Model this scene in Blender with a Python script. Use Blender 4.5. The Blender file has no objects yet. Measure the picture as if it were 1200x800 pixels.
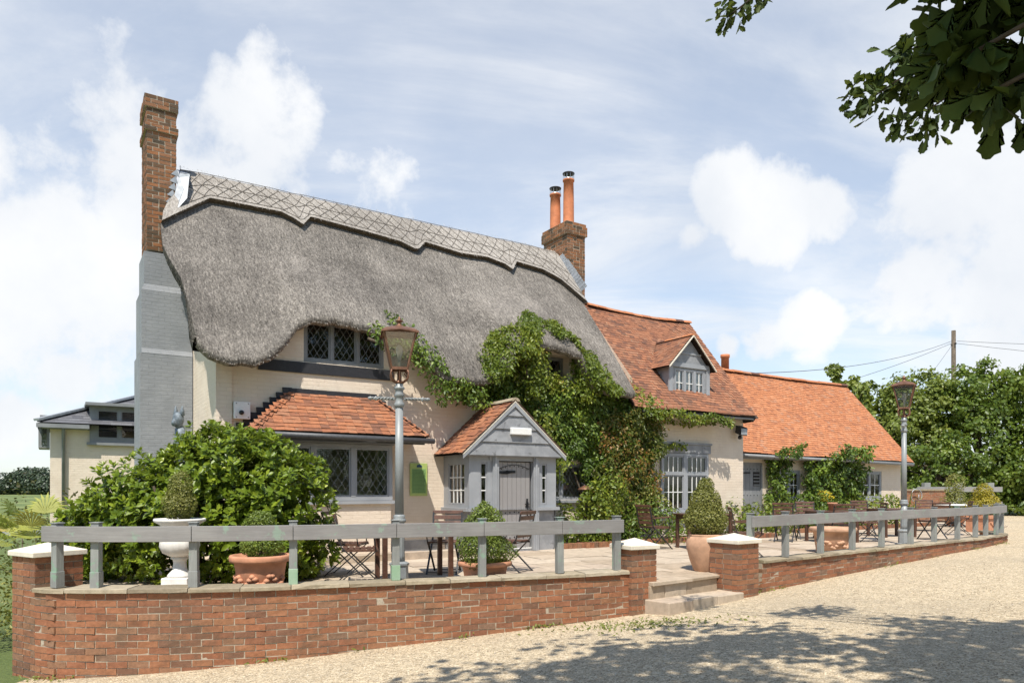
import bpy, math, random
import numpy as np
from mathutils import Vector, Matrix
random.seed(7); RNG = np.random.default_rng(11)
SC = bpy.context.scene
COL = SC.collection
R = math.radians

# ------------------------------------------------------------------ camera
cam_d = bpy.data.cameras.new('camera'); cam = bpy.data.objects.new('camera', cam_d); COL.objects.link(cam)
cam.location = (0, 0, 1.65); cam.rotation_euler = (R(90), 0, 0)
cam_d.sensor_width = 36; cam_d.lens = 25.2; cam_d.shift_y = 0.1433
cam_d.clip_start = 0.05; cam_d.clip_end = 4000
SC.camera = cam

# ------------------------------------------------------------------ light
SUN_EL, SUN_AZ = 60.0, -8.0            # azimuth measured from straight behind the camera towards the right
sv = Vector((math.sin(R(SUN_AZ)) * math.cos(R(SUN_EL)), -math.cos(R(SUN_AZ)) * math.cos(R(SUN_EL)), math.sin(R(SUN_EL))))
sun_d = bpy.data.lights.new('sun', 'SUN'); sun = bpy.data.objects.new('sun', sun_d); COL.objects.link(sun)
sun_d.energy = 5.0; sun_d.angle = R(0.53); sun_d.color = (1.0, 0.945, 0.85)
sun.rotation_euler = sv.to_track_quat('Z', 'Y').to_euler(); sun.location = (0, -20, 40)
SC.view_settings.view_transform = 'Standard'; SC.view_settings.look = 'None'
SC.view_settings.exposure = 0.33; SC.view_settings.gamma = 1.0
SC.cycles.max_bounces = 6; SC.cycles.transparent_max_bounces = 12

W = bpy.data.worlds.new('World'); SC.world = W; W.use_nodes = True
nt = W.node_tree; nt.nodes.clear()
def N(t, nt=nt, **k):
    n = nt.nodes.new(t)
    for a, b in k.items(): setattr(n, a, b)
    return n
out = N('ShaderNodeOutputWorld'); mixw = N('ShaderNodeMixShader')
bgs = N('ShaderNodeBackground'); bgc = N('ShaderNodeBackground')
sky = N('ShaderNodeTexSky'); sky.sky_type = 'NISHITA'; sky.sun_disc = False
sky.sun_elevation = R(SUN_EL); sky.sun_rotation = R(180 - SUN_AZ); sky.air_density = 1.0; sky.dust_density = 0.6; sky.ozone_density = 1.2
bgs.inputs['Strength'].default_value = 0.14
tint = N('ShaderNodeMix'); tint.data_type = 'RGBA'; tint.blend_type = 'MULTIPLY'; tint.inputs[0].default_value = 1.0; tint.inputs[7].default_value = (0.88, 1.0, 1.05, 1)
nt.links.new(sky.outputs[0], tint.inputs[6]); nt.links.new(tint.outputs[2], bgs.inputs['Color'])
tc = N('ShaderNodeTexCoord')
def math_node(op, a=None, b=None, c=None, nt=nt, clamp=False):
    m = nt.nodes.new('ShaderNodeMath'); m.operation = op; m.use_clamp = clamp
    for i, x in enumerate((a, b, c)):
        if x is None: continue
        if isinstance(x, (int, float)): m.inputs[i].default_value = x
        else: nt.links.new(x, m.inputs[i])
    return m.outputs[0]
def noise_node(vec, scale, detail, rough=0.55, dist=0.0, nt=nt):
    n = nt.nodes.new('ShaderNodeTexNoise'); n.inputs['Scale'].default_value = scale; n.inputs['Detail'].default_value = detail
    n.inputs['Roughness'].default_value = rough; n.inputs['Distortion'].default_value = dist
    if vec is not None: nt.links.new(vec, n.inputs['Vector'])
    return n.outputs['Fac']
def smooth_node(x, a, b, nt=nt):
    m = nt.nodes.new('ShaderNodeMapRange'); m.interpolation_type = 'SMOOTHSTEP'
    m.inputs[1].default_value = a; m.inputs[2].default_value = b
    nt.links.new(x, m.inputs[0]); return m.outputs[0]
sep = N('ShaderNodeSeparateXYZ'); nt.links.new(tc.outputs['Generated'], sep.inputs[0])
zc = math_node('ADD', math_node('MAXIMUM', sep.outputs[2], 0.0), 0.16)
comb = N('ShaderNodeCombineXYZ')
nt.links.new(math_node('DIVIDE', sep.outputs[0], zc), comb.inputs[0])
nt.links.new(math_node('DIVIDE', sep.outputs[1], zc), comb.inputs[1])
# thin high cloud sheet
mapc = N('ShaderNodeMapping'); mapc.inputs['Scale'].default_value = (0.55, 1.3, 1); mapc.inputs['Rotation'].default_value = (0, 0, 0.5); nt.links.new(comb.outputs[0], mapc.inputs[0])
cir = smooth_node(noise_node(mapc.outputs[0], 1.1, 10, 0.62, 0.9), 0.36, 0.70)
# cumulus banks: towards given directions of the sky, edged by billowy noise
bill = noise_node(tc.outputs['Generated'], 6.0, 12, 0.6, 0.1)
banks = None
for (dx, dz, rad) in [(-0.49, 0.40, 0.28), (-0.36, 0.31, 0.19), (-0.66, 0.33, 0.30), (-0.70, 0.10, 0.06), (-0.62, 0.16, 0.07), (0.29, 0.395, 0.085), (0.37, 0.375, 0.09), (0.44, 0.39, 0.07), (0.25, 0.35, 0.06), (0.60, 0.39, 0.15), (0.56, 0.31, 0.12), (0.72, 0.30, 0.14), (0.41, 0.225, 0.075), (0.35, 0.205, 0.06), (0.30, 0.195, 0.04), (0.67, 0.18, 0.09)]:
    v = Vector((dx, 1.0, dz)).normalized()
    d = N('ShaderNodeVectorMath', operation='DISTANCE'); nt.links.new(tc.outputs['Generated'], d.inputs[0]); d.inputs[1].default_value = v
    b = math_node('SUBTRACT', 1.0, math_node('DIVIDE', d.outputs['Value'], rad))
    banks = b if banks is None else math_node('MAXIMUM', banks, b)
cum = smooth_node(math_node('ADD', math_node('MULTIPLY', banks, 0.62), math_node('MULTIPLY', math_node('SUBTRACT', bill, 0.5), 1.5)), -0.02, 0.40)
low = noise_node(comb.outputs[0], 0.55, 8, 0.55, 0.2)
cum2 = math_node('MULTIPLY', smooth_node(low, 0.56, 0.72), 0.5)
base = math_node('ADD', math_node('MULTIPLY', cir, 0.44), 0.46)
fac = math_node('MAXIMUM', math_node('MAXIMUM', base, cum2), math_node('MULTIPLY', cum, 0.97), clamp=True)
hz = math_node('MULTIPLY', smooth_node(sep.outputs[2], 0.22, -0.02), 0.25)
fac = math_node('MAXIMUM', fac, hz, clamp=True)
# the cloud cover thins towards the zenith and behind the viewer
clear = math_node('MULTIPLY', smooth_node(sep.outputs[2], 0.72, 0.56), math_node('ADD', math_node('MULTIPLY', smooth_node(sep.outputs[1], -0.5, 0.2), 0.75), 0.25))
fac = math_node('MULTIPLY', fac, clear)
shade = noise_node(tc.outputs['Generated'], 3.2, 6, 0.5, 0.3)
rampc = N('ShaderNodeValToRGB'); nt.links.new(math_node('ADD', math_node('MULTIPLY', shade, 0.65), math_node('MULTIPLY', bill, 0.35)), rampc.inputs[0])
rampc.color_ramp.elements[0].position = 0.34; rampc.color_ramp.elements[0].color = (0.70, 0.74, 0.80, 1)
rampc.color_ramp.elements[1].position = 0.62; rampc.color_ramp.elements[1].color = (0.92, 0.925, 0.93, 1)
nt.links.new(rampc.outputs[0], bgc.inputs['Color']); bgc.inputs['Strength'].default_value = 0.90
nt.links.new(fac, mixw.inputs[0]); nt.links.new(bgs.outputs[0], mixw.inputs[1]); nt.links.new(bgc.outputs[0], mixw.inputs[2])
nt.links.new(mixw.outputs[0], out.inputs[0])

# ------------------------------------------------------------------ materials
def new_mat(name):
    m = bpy.data.materials.new(name); m.use_nodes = True
    t = m.node_tree; t.nodes.clear()
    o = t.nodes.new('ShaderNodeOutputMaterial'); b = t.nodes.new('ShaderNodeBsdfPrincipled')
    t.links.new(b.outputs[0], o.inputs[0])
    return m, t, b, o
def ramp(t, fac, stops, interp='LINEAR'):
    r = t.nodes.new('ShaderNodeValToRGB'); r.color_ramp.interpolation = interp
    e = r.color_ramp.elements
    while len(e) < len(stops): e.new(0.5)
    for i, (p, c) in enumerate(stops):
        e[i].position = p; e[i].color = (*c, 1)
    t.links.new(fac, r.inputs[0]); return r.outputs[0]
def mixc(t, fac, a, b, mode='MIX'):
    m = t.nodes.new('ShaderNodeMix'); m.data_type = 'RGBA'; m.blend_type = mode
    for k, x in ((0, fac), (6, a), (7, b)):
        if isinstance(x, (int, float)): m.inputs[k].default_value = x
        elif isinstance(x, tuple): m.inputs[k].default_value = (*x, 1)
        else: t.links.new(x, m.inputs[k])
    return m.outputs[2]
def attr(t, name='rnd'):
    a = t.nodes.new('ShaderNodeAttribute'); a.attribute_name = name; return a.outputs['Fac']
def objco(t, scale=None, rot=None, which='Object'):
    c = t.nodes.new('ShaderNodeTexCoord')
    if scale is None and rot is None: return c.outputs[which]
    m = t.nodes.new('ShaderNodeMapping')
    if scale: m.inputs['Scale'].default_value = scale
    if rot: m.inputs['Rotation'].default_value = rot
    t.links.new(c.outputs[which], m.inputs[0]); return m.outputs[0]
def bump(t, b, h, strength=0.4, dist=0.01, prev=None):
    n = t.nodes.new('ShaderNodeBump'); n.inputs['Strength'].default_value = strength; n.inputs['Distance'].default_value = dist
    t.links.new(h, n.inputs['Height'])
    if prev is not None: t.links.new(prev, n.inputs['Normal'])
    t.links.new(n.outputs[0], b.inputs['Normal']); return n.outputs[0]
def wear_paint(name, col, col2, wear=None, rough=0.55, scale=3.0, bs=0.25):
    """painted surface: slight tone drift, optional worn patches of another colour"""
    m, t, b, o = new_mat(name); co = objco(t)
    n1 = noise_node(co, scale, 6, 0.6, 0, t); c = mixc(t, smooth_node(n1, 0.35, 0.7, t), col, col2)
    n2 = noise_node(co, scale * 9, 4, 0.6, 0, t)
    if wear:
        w = smooth_node(noise_node(co, 5.0, 8, 0.7, 0.3, t), 0.565, 0.63, t); c = mixc(t, w, c, wear)
    t.links.new(c, b.inputs['Base Color']); b.inputs['Roughness'].default_value = rough
    bump(t, b, n2, bs, 0.004); return m
def grain(mn, axis_scale):
    m = M[mn]; t = m.node_tree; b = next(n for n in t.nodes if n.type == 'BSDF_PRINCIPLED'); src = b.inputs['Base Color'].links[0].from_socket
    n = noise_node(objco(t, axis_scale), 1.0, 6, 0.7, 0.4, t); c = mixc(t, 0.55, src, ramp(t, n, [(0.3, (0.72, 0.70, 0.68)), (0.7, (1.18, 1.18, 1.18))]), 'MULTIPLY'); t.links.new(c, b.inputs['Base Color'])
    bump(t, b, n, 0.35, 0.006)
def plain(name, col, rough=0.5, metal=0.0, var=0.25, scale=20):
    m, t, b, o = new_mat(name); n1 = noise_node(objco(t), scale, 5, 0.6, 0, t)
    d = tuple(x * (1 - var) for x in col); u = tuple(min(1, x * (1 + var)) for x in col)
    t.links.new(ramp(t, n1, [(0.3, d), (0.7, u)]), b.inputs['Base Color'])
    b.inputs['Roughness'].default_value = rough; b.inputs['Metallic'].default_value = metal
    bump(t, b, n1, 0.15, 0.003); return m
M = {}
def brick_wall_paint():
    m, t, b, o = new_mat('cream painted brick')
    c = t.nodes.new('ShaderNodeTexCoord'); s = t.nodes.new('ShaderNodeSeparateXYZ'); t.links.new(c.outputs['Object'], s.inputs[0])
    cb = t.nodes.new('ShaderNodeCombineXYZ')
    t.links.new(math_node('ADD', s.outputs[0], s.outputs[1], nt=t), cb.inputs[0]); t.links.new(s.outputs[2], cb.inputs[1])
    wob = noise_node(cb.outputs[0], 1.2, 3, 0.5, 0, t)
    va = t.nodes.new('ShaderNodeVectorMath'); va.operation = 'ADD'; t.links.new(cb.outputs[0], va.inputs[0])
    vs = t.nodes.new('ShaderNodeVectorMath'); vs.operation = 'SCALE'; vs.inputs['Scale'].default_value = 0.03; t.links.new(wob, vs.inputs[0])
    t.links.new(vs.outputs[0], va.inputs[1])
    br = t.nodes.new('ShaderNodeTexBrick'); t.links.new(va.outputs[0], br.inputs['Vector'])
    br.inputs['Scale'].default_value = 1.0; br.inputs['Brick Width'].default_value = 0.225; br.inputs['Row Height'].default_value = 0.073
    br.inputs['Mortar Size'].default_value = 0.006; br.inputs['Mortar Smooth'].default_value = 0.6
    br.inputs['Color1'].default_value = (1, 1, 1, 1); br.inputs['Color2'].default_value = (.72, .72, .72, 1); br.inputs['Mortar'].default_value = (0, 0, 0, 1)
    n1 = noise_node(c.outputs['Object'], 2.0, 6, 0.6, 0.2, t)
    n2 = noise_node(c.outputs['Object'], 40, 4, 0.6, 0, t)
    col = ramp(t, n1, [(0.3, (0.675, 0.56, 0.44)), (0.7, (0.755, 0.645, 0.52))])
    col = mixc(t, math_node('MULTIPLY', br.outputs['Fac'], 0.10, nt=t), col, (0.45, 0.34, 0.26))
    grime = smooth_node(noise_node(objco(t, (1.5, 1.5, 0.5)), 2.0, 7, 0.65, 0, t), 0.56, 0.8, t)
    col = mixc(t, math_node('MULTIPLY', grime, 0.36, nt=t), col, (0.42, 0.35, 0.27))
    t.links.new(col, b.inputs['Base Color']); b.inputs['Roughness'].default_value = 0.75
    b1 = bump(t, b, math_node('MULTIPLY', br.outputs['Color'], smooth_node(noise_node(c.outputs['Object'], 1.7, 4, 0.6, 0, t), 0.3, 0.65, t), nt=t), 0.6, 0.012); bump(t, b, n2, 0.25, 0.004, b1)
    return m
M['cream'] = brick_wall_paint()
def grey_brick_paint():
    m = M['cream'].copy(); m.name = 'grey painted brick'
    for n in m.node_tree.nodes:
        if n.type == 'VALTORGB':
            n.color_ramp.elements[0].color = (0.20, 0.21, 0.225, 1); n.color_ramp.elements[1].color = (0.27, 0.28, 0.295, 1)
        if n.type == 'MIX':
            n.inputs[7].default_value = (0.15, 0.16, 0.17, 1)
    return m
M['greybrick'] = grey_brick_paint()
def pieces(name, stops, rough=0.85, nscale=30, nb=0.5, dirt=None, dirt_lo=0.55, spec=0.3, lichen=0.0):
    """separate bricks / tiles / stones: colour picked per piece, grain on top"""
    m, t, b, o = new_mat(name); co = objco(t)
    c = ramp(t, attr(t), stops)
    n = noise_node(co, nscale, 6, 0.65, 0, t)
    c = mixc(t, 0.55, c, ramp(t, n, [(0.25, (0.45, 0.45, 0.45)), (0.75, (1.3, 1.3, 1.3))]), 'MULTIPLY')
    if dirt:
        d = smooth_node(noise_node(co, 1.6, 8, 0.7, 0.2, t), dirt_lo, dirt_lo + 0.2, t)
        c = mixc(t, math_node('MULTIPLY', d, 0.65, nt=t), c, dirt)
    if lichen:
        l1 = smooth_node(noise_node(co, 11, 5, 0.7, 0.4, t), 0.60, 0.66, t); l2 = smooth_node(noise_node(co, 0.9, 5, 0.65, 0.2, t), 0.40, 0.62, t)
        c = mixc(t, math_node('MULTIPLY', math_node('MULTIPLY', l1, l2, nt=t), lichen, nt=t), c, (0.33, 0.29, 0.20))
        st_ = smooth_node(noise_node(co, 2.3, 7, 0.7, 0.5, t), 0.50, 0.72, t); c = mixc(t, math_node('MULTIPLY', st_, lichen*.7, nt=t), c, (0.14, 0.075, 0.05))
    t.links.new(c, b.inputs['Base Color']); b.inputs['Roughness'].default_value = rough
    b.inputs['Specular IOR Level'].default_value = spec
    bump(t, b, n, nb, 0.006); return m
M['brick'] = pieces('red garden brick', [(0, (0.18, 0.098, 0.062)), (0.12, (0.235, 0.108, 0.062)), (0.4, (0.31, 0.125, 0.064)), (0.75, (0.32, 0.15, 0.078)), (0.93, (0.27, 0.145, 0.085)), (1, (0.22, 0.135, 0.09))], nscale=22, nb=.9, dirt=(0.10, 0.075, 0.05), dirt_lo=0.50)
M['chbrick'] = pieces('chimney stock brick', [(0, (0.075, 0.055, 0.035)), (0.35, (0.17, 0.085, 0.042)), (0.7, (0.30, 0.125, 0.052)), (1, (0.25, 0.13, 0.075))], dirt=(0.10, 0.08, 0.05))
M['mortar'] = plain('lime mortar', (0.39, 0.33, 0.25), 0.95, scale=60)
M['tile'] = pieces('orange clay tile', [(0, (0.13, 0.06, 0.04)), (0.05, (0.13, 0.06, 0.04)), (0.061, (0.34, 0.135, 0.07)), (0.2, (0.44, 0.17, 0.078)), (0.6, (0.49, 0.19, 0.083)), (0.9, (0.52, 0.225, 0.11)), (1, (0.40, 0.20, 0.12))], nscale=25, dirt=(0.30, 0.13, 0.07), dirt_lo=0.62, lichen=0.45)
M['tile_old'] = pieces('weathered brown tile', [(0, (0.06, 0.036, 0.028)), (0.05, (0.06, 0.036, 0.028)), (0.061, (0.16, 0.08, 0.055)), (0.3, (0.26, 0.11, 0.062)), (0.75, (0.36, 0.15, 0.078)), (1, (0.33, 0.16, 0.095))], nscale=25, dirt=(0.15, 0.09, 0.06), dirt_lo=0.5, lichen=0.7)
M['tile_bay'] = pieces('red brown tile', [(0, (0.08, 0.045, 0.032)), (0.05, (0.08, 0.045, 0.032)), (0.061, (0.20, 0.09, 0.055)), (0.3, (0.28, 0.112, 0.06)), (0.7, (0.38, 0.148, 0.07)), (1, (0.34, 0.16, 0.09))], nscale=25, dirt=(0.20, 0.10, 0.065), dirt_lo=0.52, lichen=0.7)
M['slate'] = pieces('grey slate', [(0, (0.10, 0.10, 0.11)), (1, (0.17, 0.17, 0.18))], rough=0.6)
M['deck'] = plain('dark under-roof', (0.06, 0.04, 0.03), 0.9)
M['stone'] = pieces('york stone', [(0, (0.36, 0.28, 0.20)), (0.35, (0.46, 0.37, 0.275)), (0.7, (0.52, 0.43, 0.33)), (1, (0.42, 0.33, 0.25))], nscale=9, nb=0.6, dirt=(0.27, 0.22, 0.17), dirt_lo=0.54)
M['coping'] = pieces('mossy coping stone', [(0, (0.22, 0.18, 0.125)), (0.5, (0.34, 0.28, 0.19)), (1, (0.40, 0.34, 0.25))], nscale=14, nb=0.9, dirt=(0.16, 0.15, 0.08), dirt_lo=0.5)
M['capstone'] = plain('cream pier cap', (0.66, 0.60, 0.49), 0.8, var=0.12, scale=6)
M['greypaint'] = wear_paint('grey joinery paint', (0.28, 0.29, 0.305), (0.335, 0.345, 0.36), None, 0.5, 2.5)
M['greydark'] = wear_paint('dark grey timber paint', (0.20, 0.205, 0.21), (0.25, 0.255, 0.26), None, 0.55, 2.5)
M['door'] = wear_paint('warm grey door paint', (0.27, 0.255, 0.25), (0.31, 0.295, 0.285), None, 0.5, 1.5)
M['weather'] = wear_paint('weathered grey boards', (0.22, 0.225, 0.235), (0.31, 0.315, 0.325), (0.15, 0.15, 0.155), 0.65, 4, 0.6)
M['rail'] = wear_paint('grey rail paint', (0.225, 0.215, 0.21), (0.27, 0.26, 0.25), (0.25, 0.32, 0.26), 0.6, 2.0, 0.5)
M['railpost'] = wear_paint('grey post paint', (0.22, 0.225, 0.215), (0.27, 0.28, 0.265), (0.22, 0.32, 0.24), 0.6, 3.0, 0.5)
grain('rail',(3,3,60)); grain('railpost',(50,50,3))
M['postgreen'] = wear_paint('green post foot paint', (0.25, 0.38, 0.25), (0.33, 0.44, 0.32), None, 0.6, 5)
M['lampgrey'] = wear_paint('lamp post grey', (0.23, 0.245, 0.25), (0.29, 0.305, 0.30), None, 0.42, 3)
M['charcoal'] = plain('charcoal gutter paint', (0.075, 0.075, 0.078), 0.5)
M['black'] = plain('black painted timber', (0.022, 0.022, 0.026), 0.55)
M['iron'] = plain('black iron', (0.02, 0.02, 0.022), 0.45, 0.3)
M['chairiron'] = plain('grey black chair iron', (0.045, 0.045, 0.048), 0.4, 0.4)
M['wood'] = plain('brown slat wood', (0.115, 0.055, 0.035), 0.45, var=0.45, scale=14)
M['tablewood'] = plain('dark brown table wood', (0.085, 0.04, 0.026), 0.4, var=0.4, scale=12)
M['bark'] = plain('bark', (0.11, 0.085, 0.06), 0.95, var=0.5, scale=12)
M['twig'] = plain('twig', (0.06, 0.045, 0.03), 0.9)
M['white'] = plain('white paint', (0.78, 0.77, 0.74), 0.45, var=0.06)
M['urnwhite'] = plain('chalky white urn', (0.72, 0.69, 0.64), 0.7, var=0.14, scale=9)
M['lead'] = plain('lead sheet', (0.33, 0.35, 0.37), 0.5, 0.2, var=0.2, scale=8)
M['leadcame'] = plain('lead came', (0.27, 0.28, 0.29), 0.5, 0.1)
M['copper'] = plain('old copper', (0.21, 0.105, 0.065), 0.5, 0.5, var=0.35, scale=14)
M['terra'] = plain('terracotta', (0.50, 0.235, 0.135), 0.8, var=0.18, scale=7)
M['terrapale'] = plain('pale terracotta', (0.48, 0.285, 0.18), 0.85, var=0.25, scale=6)
M['potflue'] = plain('orange chimney pot', (0.50, 0.17, 0.07), 0.75, var=0.25, scale=5)
M['bowl'] = plain('soot black', (0.03, 0.03, 0.03), 0.7)
M['soil'] = plain('dark soil', (0.06, 0.04, 0.028), 0.95, var=0.4)
M['curtain'] = plain('white curtain', (0.72, 0.72, 0.70), 0.9, var=0.08)
M['dark'] = plain('dark room', (0.025, 0.022, 0.02), 0.9)
M['metalmesh'] = plain('stainless cowl', (0.6, 0.6, 0.6), 0.3, 0.9)
M['bulb'] = plain('frosted bulb', (0.8, 0.8, 0.78), 0.3, var=0.02)
M['statue'] = plain('weathered blue grey statue', (0.15, 0.18, 0.21), 0.6, 0.2, var=0.45, scale=18)
M['signgreen'] = plain('pale green notice', (0.42, 0.52, 0.16), 0.5, var=0.08)
M['signmid'] = plain('green notice panel', (0.24, 0.40, 0.14), 0.5, var=0.08)
M['signink'] = plain('notice ink', (0.04, 0.10, 0.03), 0.6)
M['signblue'] = plain('notice blue', (0.04, 0.09, 0.16), 0.6)
M['wire'] = plain('wire', (0.06, 0.06, 0.065), 0.6)
def glass(name, refl=1.0, tint=(0.92, 0.95, 0.94)):
    m, t, b, o = new_mat(name); t.nodes.remove(b)
    tr = t.nodes.new('ShaderNodeBsdfTransparent'); tr.inputs[0].default_value = (*tint, 1)
    gl = t.nodes.new('ShaderNodeBsdfGlossy'); gl.inputs['Roughness'].default_value = 0.02
    fr = t.nodes.new('ShaderNodeFresnel'); fr.inputs[0].default_value = 1.5
    n = noise_node(objco(t), 3.5, 3, 0.5, 0, t); bp = t.nodes.new('ShaderNodeBump'); bp.inputs['Strength'].default_value = 0.12; bp.inputs['Distance'].default_value = 0.02
    t.links.new(n, bp.inputs['Height']); t.links.new(bp.outputs[0], gl.inputs['Normal'])
    mx = t.nodes.new('ShaderNodeMixShader')
    f = math_node('MULTIPLY', math_node('ADD', fr.outputs[0], 0.05, nt=t), 1.1 * refl, nt=t, clamp=True)
    t.links.new(f, mx.inputs[0]); t.links.new(tr.outputs[0], mx.inputs[1]); t.links.new(gl.outputs[0], mx.inputs[2])
    t.links.new(mx.outputs[0], o.inputs[0]); return m
M['glass'] = glass('window glass', 1.0)
M['lampglass'] = glass('lantern glass', 2.2, (0.80, 0.83, 0.80))
def leaf_mat(name, stops, trans=0.3, rough=0.45, spec=0.4):
    m, t, b, o = new_mat(name)
    c = ramp(t, attr(t), stops); t.links.new(c, b.inputs['Base Color'])
    b.inputs['Roughness'].default_value = rough; b.inputs['Specular IOR Level'].default_value = spec
    tl = t.nodes.new('ShaderNodeBsdfTranslucent'); t.links.new(mixc(t, 0.5, c, (0.5, 0.6, 0.08), 'MIX'), tl.inputs[0])
    mx = t.nodes.new('ShaderNodeMixShader'); mx.inputs[0].default_value = trans
    t.links.new(b.outputs[0], mx.inputs[1]); t.links.new(tl.outputs[0], mx.inputs[2]); t.links.new(mx.outputs[0], o.inputs[0])
    return m
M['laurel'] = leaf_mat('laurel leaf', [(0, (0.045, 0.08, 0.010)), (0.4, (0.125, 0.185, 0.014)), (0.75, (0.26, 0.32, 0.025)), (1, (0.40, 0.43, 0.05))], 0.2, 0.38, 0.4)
M['box'] = leaf_mat('box leaf', [(0, (0.06, 0.10, 0.018)), (0.6, (0.15, 0.20, 0.03)), (1, (0.28, 0.31, 0.06))], 0.2)
M['boxgold'] = leaf_mat('golden conifer leaf', [(0, (0.16, 0.15, 0.015)), (0.6, (0.36, 0.29, 0.025)), (1, (0.50, 0.36, 0.04))], 0.2)
M['boxgrey'] = leaf_mat('olive box leaf', [(0, (0.09, 0.10, 0.02)), (0.6, (0.21, 0.21, 0.05)), (1, (0.34, 0.31, 0.09))], 0.2)
M['creeper'] = leaf_mat('creeper leaf', [(0, (0.025, 0.05, 0.007)), (0.5, (0.078, 0.13, 0.014)), (0.85, (0.175, 0.24, 0.026)), (1, (0.32, 0.36, 0.055))], 0.14)  # greens darkened to carry the shade under the thatch
M['creeperlime'] = leaf_mat('sunlit-tint creeper leaf', [(0, (0.045, 0.075, 0.009)), (0.5, (0.125, 0.17, 0.016)), (0.88, (0.24, 0.26, 0.025)), (1, (0.30, 0.20, 0.03))], 0.2)  # lighter copy of the creeper greens, sunlight put into the colour
M['creeperred'] = leaf_mat('reddening creeper leaf', [(0, (0.05, 0.07, 0.012)), (0.5, (0.11, 0.13, 0.02)), (0.75, (0.22, 0.12, 0.025)), (1, (0.28, 0.08, 0.025))], 0.22)
M['tree'] = leaf_mat('hedgerow leaf', [(0, (0.035, 0.065, 0.01)), (0.5, (0.095, 0.145, 0.018)), (1, (0.20, 0.25, 0.035))], 0.25)
M['tree2'] = leaf_mat('pale hedgerow leaf', [(0, (0.07, 0.10, 0.018)), (0.5, (0.15, 0.19, 0.03)), (1, (0.25, 0.27, 0.055))], 0.25)
M['farwood'] = leaf_mat('far woodland leaf', [(0, (0.02, 0.035, 0.02)), (1, (0.07, 0.095, 0.05))], 0.05)
M['oak'] = leaf_mat('oak leaf', [(0, (0.022, 0.04, 0.010)), (0.6, (0.045, 0.075, 0.016)), (1, (0.08, 0.11, 0.025))], 0.14, 0.6, 0.2)
M['palm'] = leaf_mat('palm leaf', [(0, (0.18, 0.22, 0.04)), (0.6, (0.36, 0.37, 0.08)), (1, (0.50, 0.38, 0.11))], 0.25)
M['purple'] = leaf_mat('dark bronze leaf', [(0, (0.04, 0.035, 0.02)), (1, (0.11, 0.10, 0.04))], 0.2)
M['moss'] = leaf_mat('weed leaf', [(0, (0.07, 0.09, 0.015)), (1, (0.20, 0.22, 0.04))], 0.25)
M['yellow'] = leaf_mat('yellow flower', [(0, (0.55, 0.42, 0.03)), (1, (0.7, 0.55, 0.06))], 0.2)
def thatch_mat(name, lo, mid, hi):
    m, t, b, o = new_mat(name)
    co = objco(t); st = objco(t, (30, 7, 7))          # stretched down the slope
    n1 = noise_node(st, 1.0, 6, 0.7, 0.4, t)
    n3 = noise_node(objco(t, (34, 24, 24)), 1.0, 4, 0.85, 0.3, t)
    n2 = noise_node(co, 0.55, 6, 0.6, 0.5, t)
    f = math_node('ADD', math_node('MULTIPLY', n1, 0.45, nt=t), math_node('MULTIPLY', n3, 0.55, nt=t), nt=t)
    f = math_node('ADD', f, math_node('MULTIPLY', math_node('SUBTRACT', n2, 0.5, nt=t), 0.26, nt=t), nt=t)
    run = noise_node(objco(t, (3.2, 0.35, 0.35)), 1.0, 5, 0.6, 0.2, t); f = math_node('ADD', f, math_node('MULTIPLY', math_node('SUBTRACT', run, 0.5, nt=t), 0.12, nt=t), nt=t)
    f = math_node('ADD', f, math_node('MULTIPLY', math_node('SUBTRACT', attr(t), 0.5, nt=t), 0.5, nt=t), nt=t)
    c = ramp(t, f, [(0.34, lo), (0.50, mid), (0.68, hi)])
    t.links.new(c, b.inputs['Base Color']); b.inputs['Roughness'].default_value = 0.95; b.inputs['Specular IOR Level'].default_value = 0.15
    b1 = bump(t, b, n3, 0.9, 0.03); bump(t, b, n1, 0.7, 0.03, b1); return m
M['thatch'] = thatch_mat('old grey thatch', (0.045, 0.04, 0.036), (0.19, 0.17, 0.148), (0.48, 0.43, 0.375))
M['ridge'] = thatch_mat('pale ridge thatch', (0.16, 0.142, 0.125), (0.36, 0.325, 0.285), (0.60, 0.55, 0.49))
M['spar'] = plain('dark hazel spar', (0.13, 0.11, 0.09), 0.9)
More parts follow.
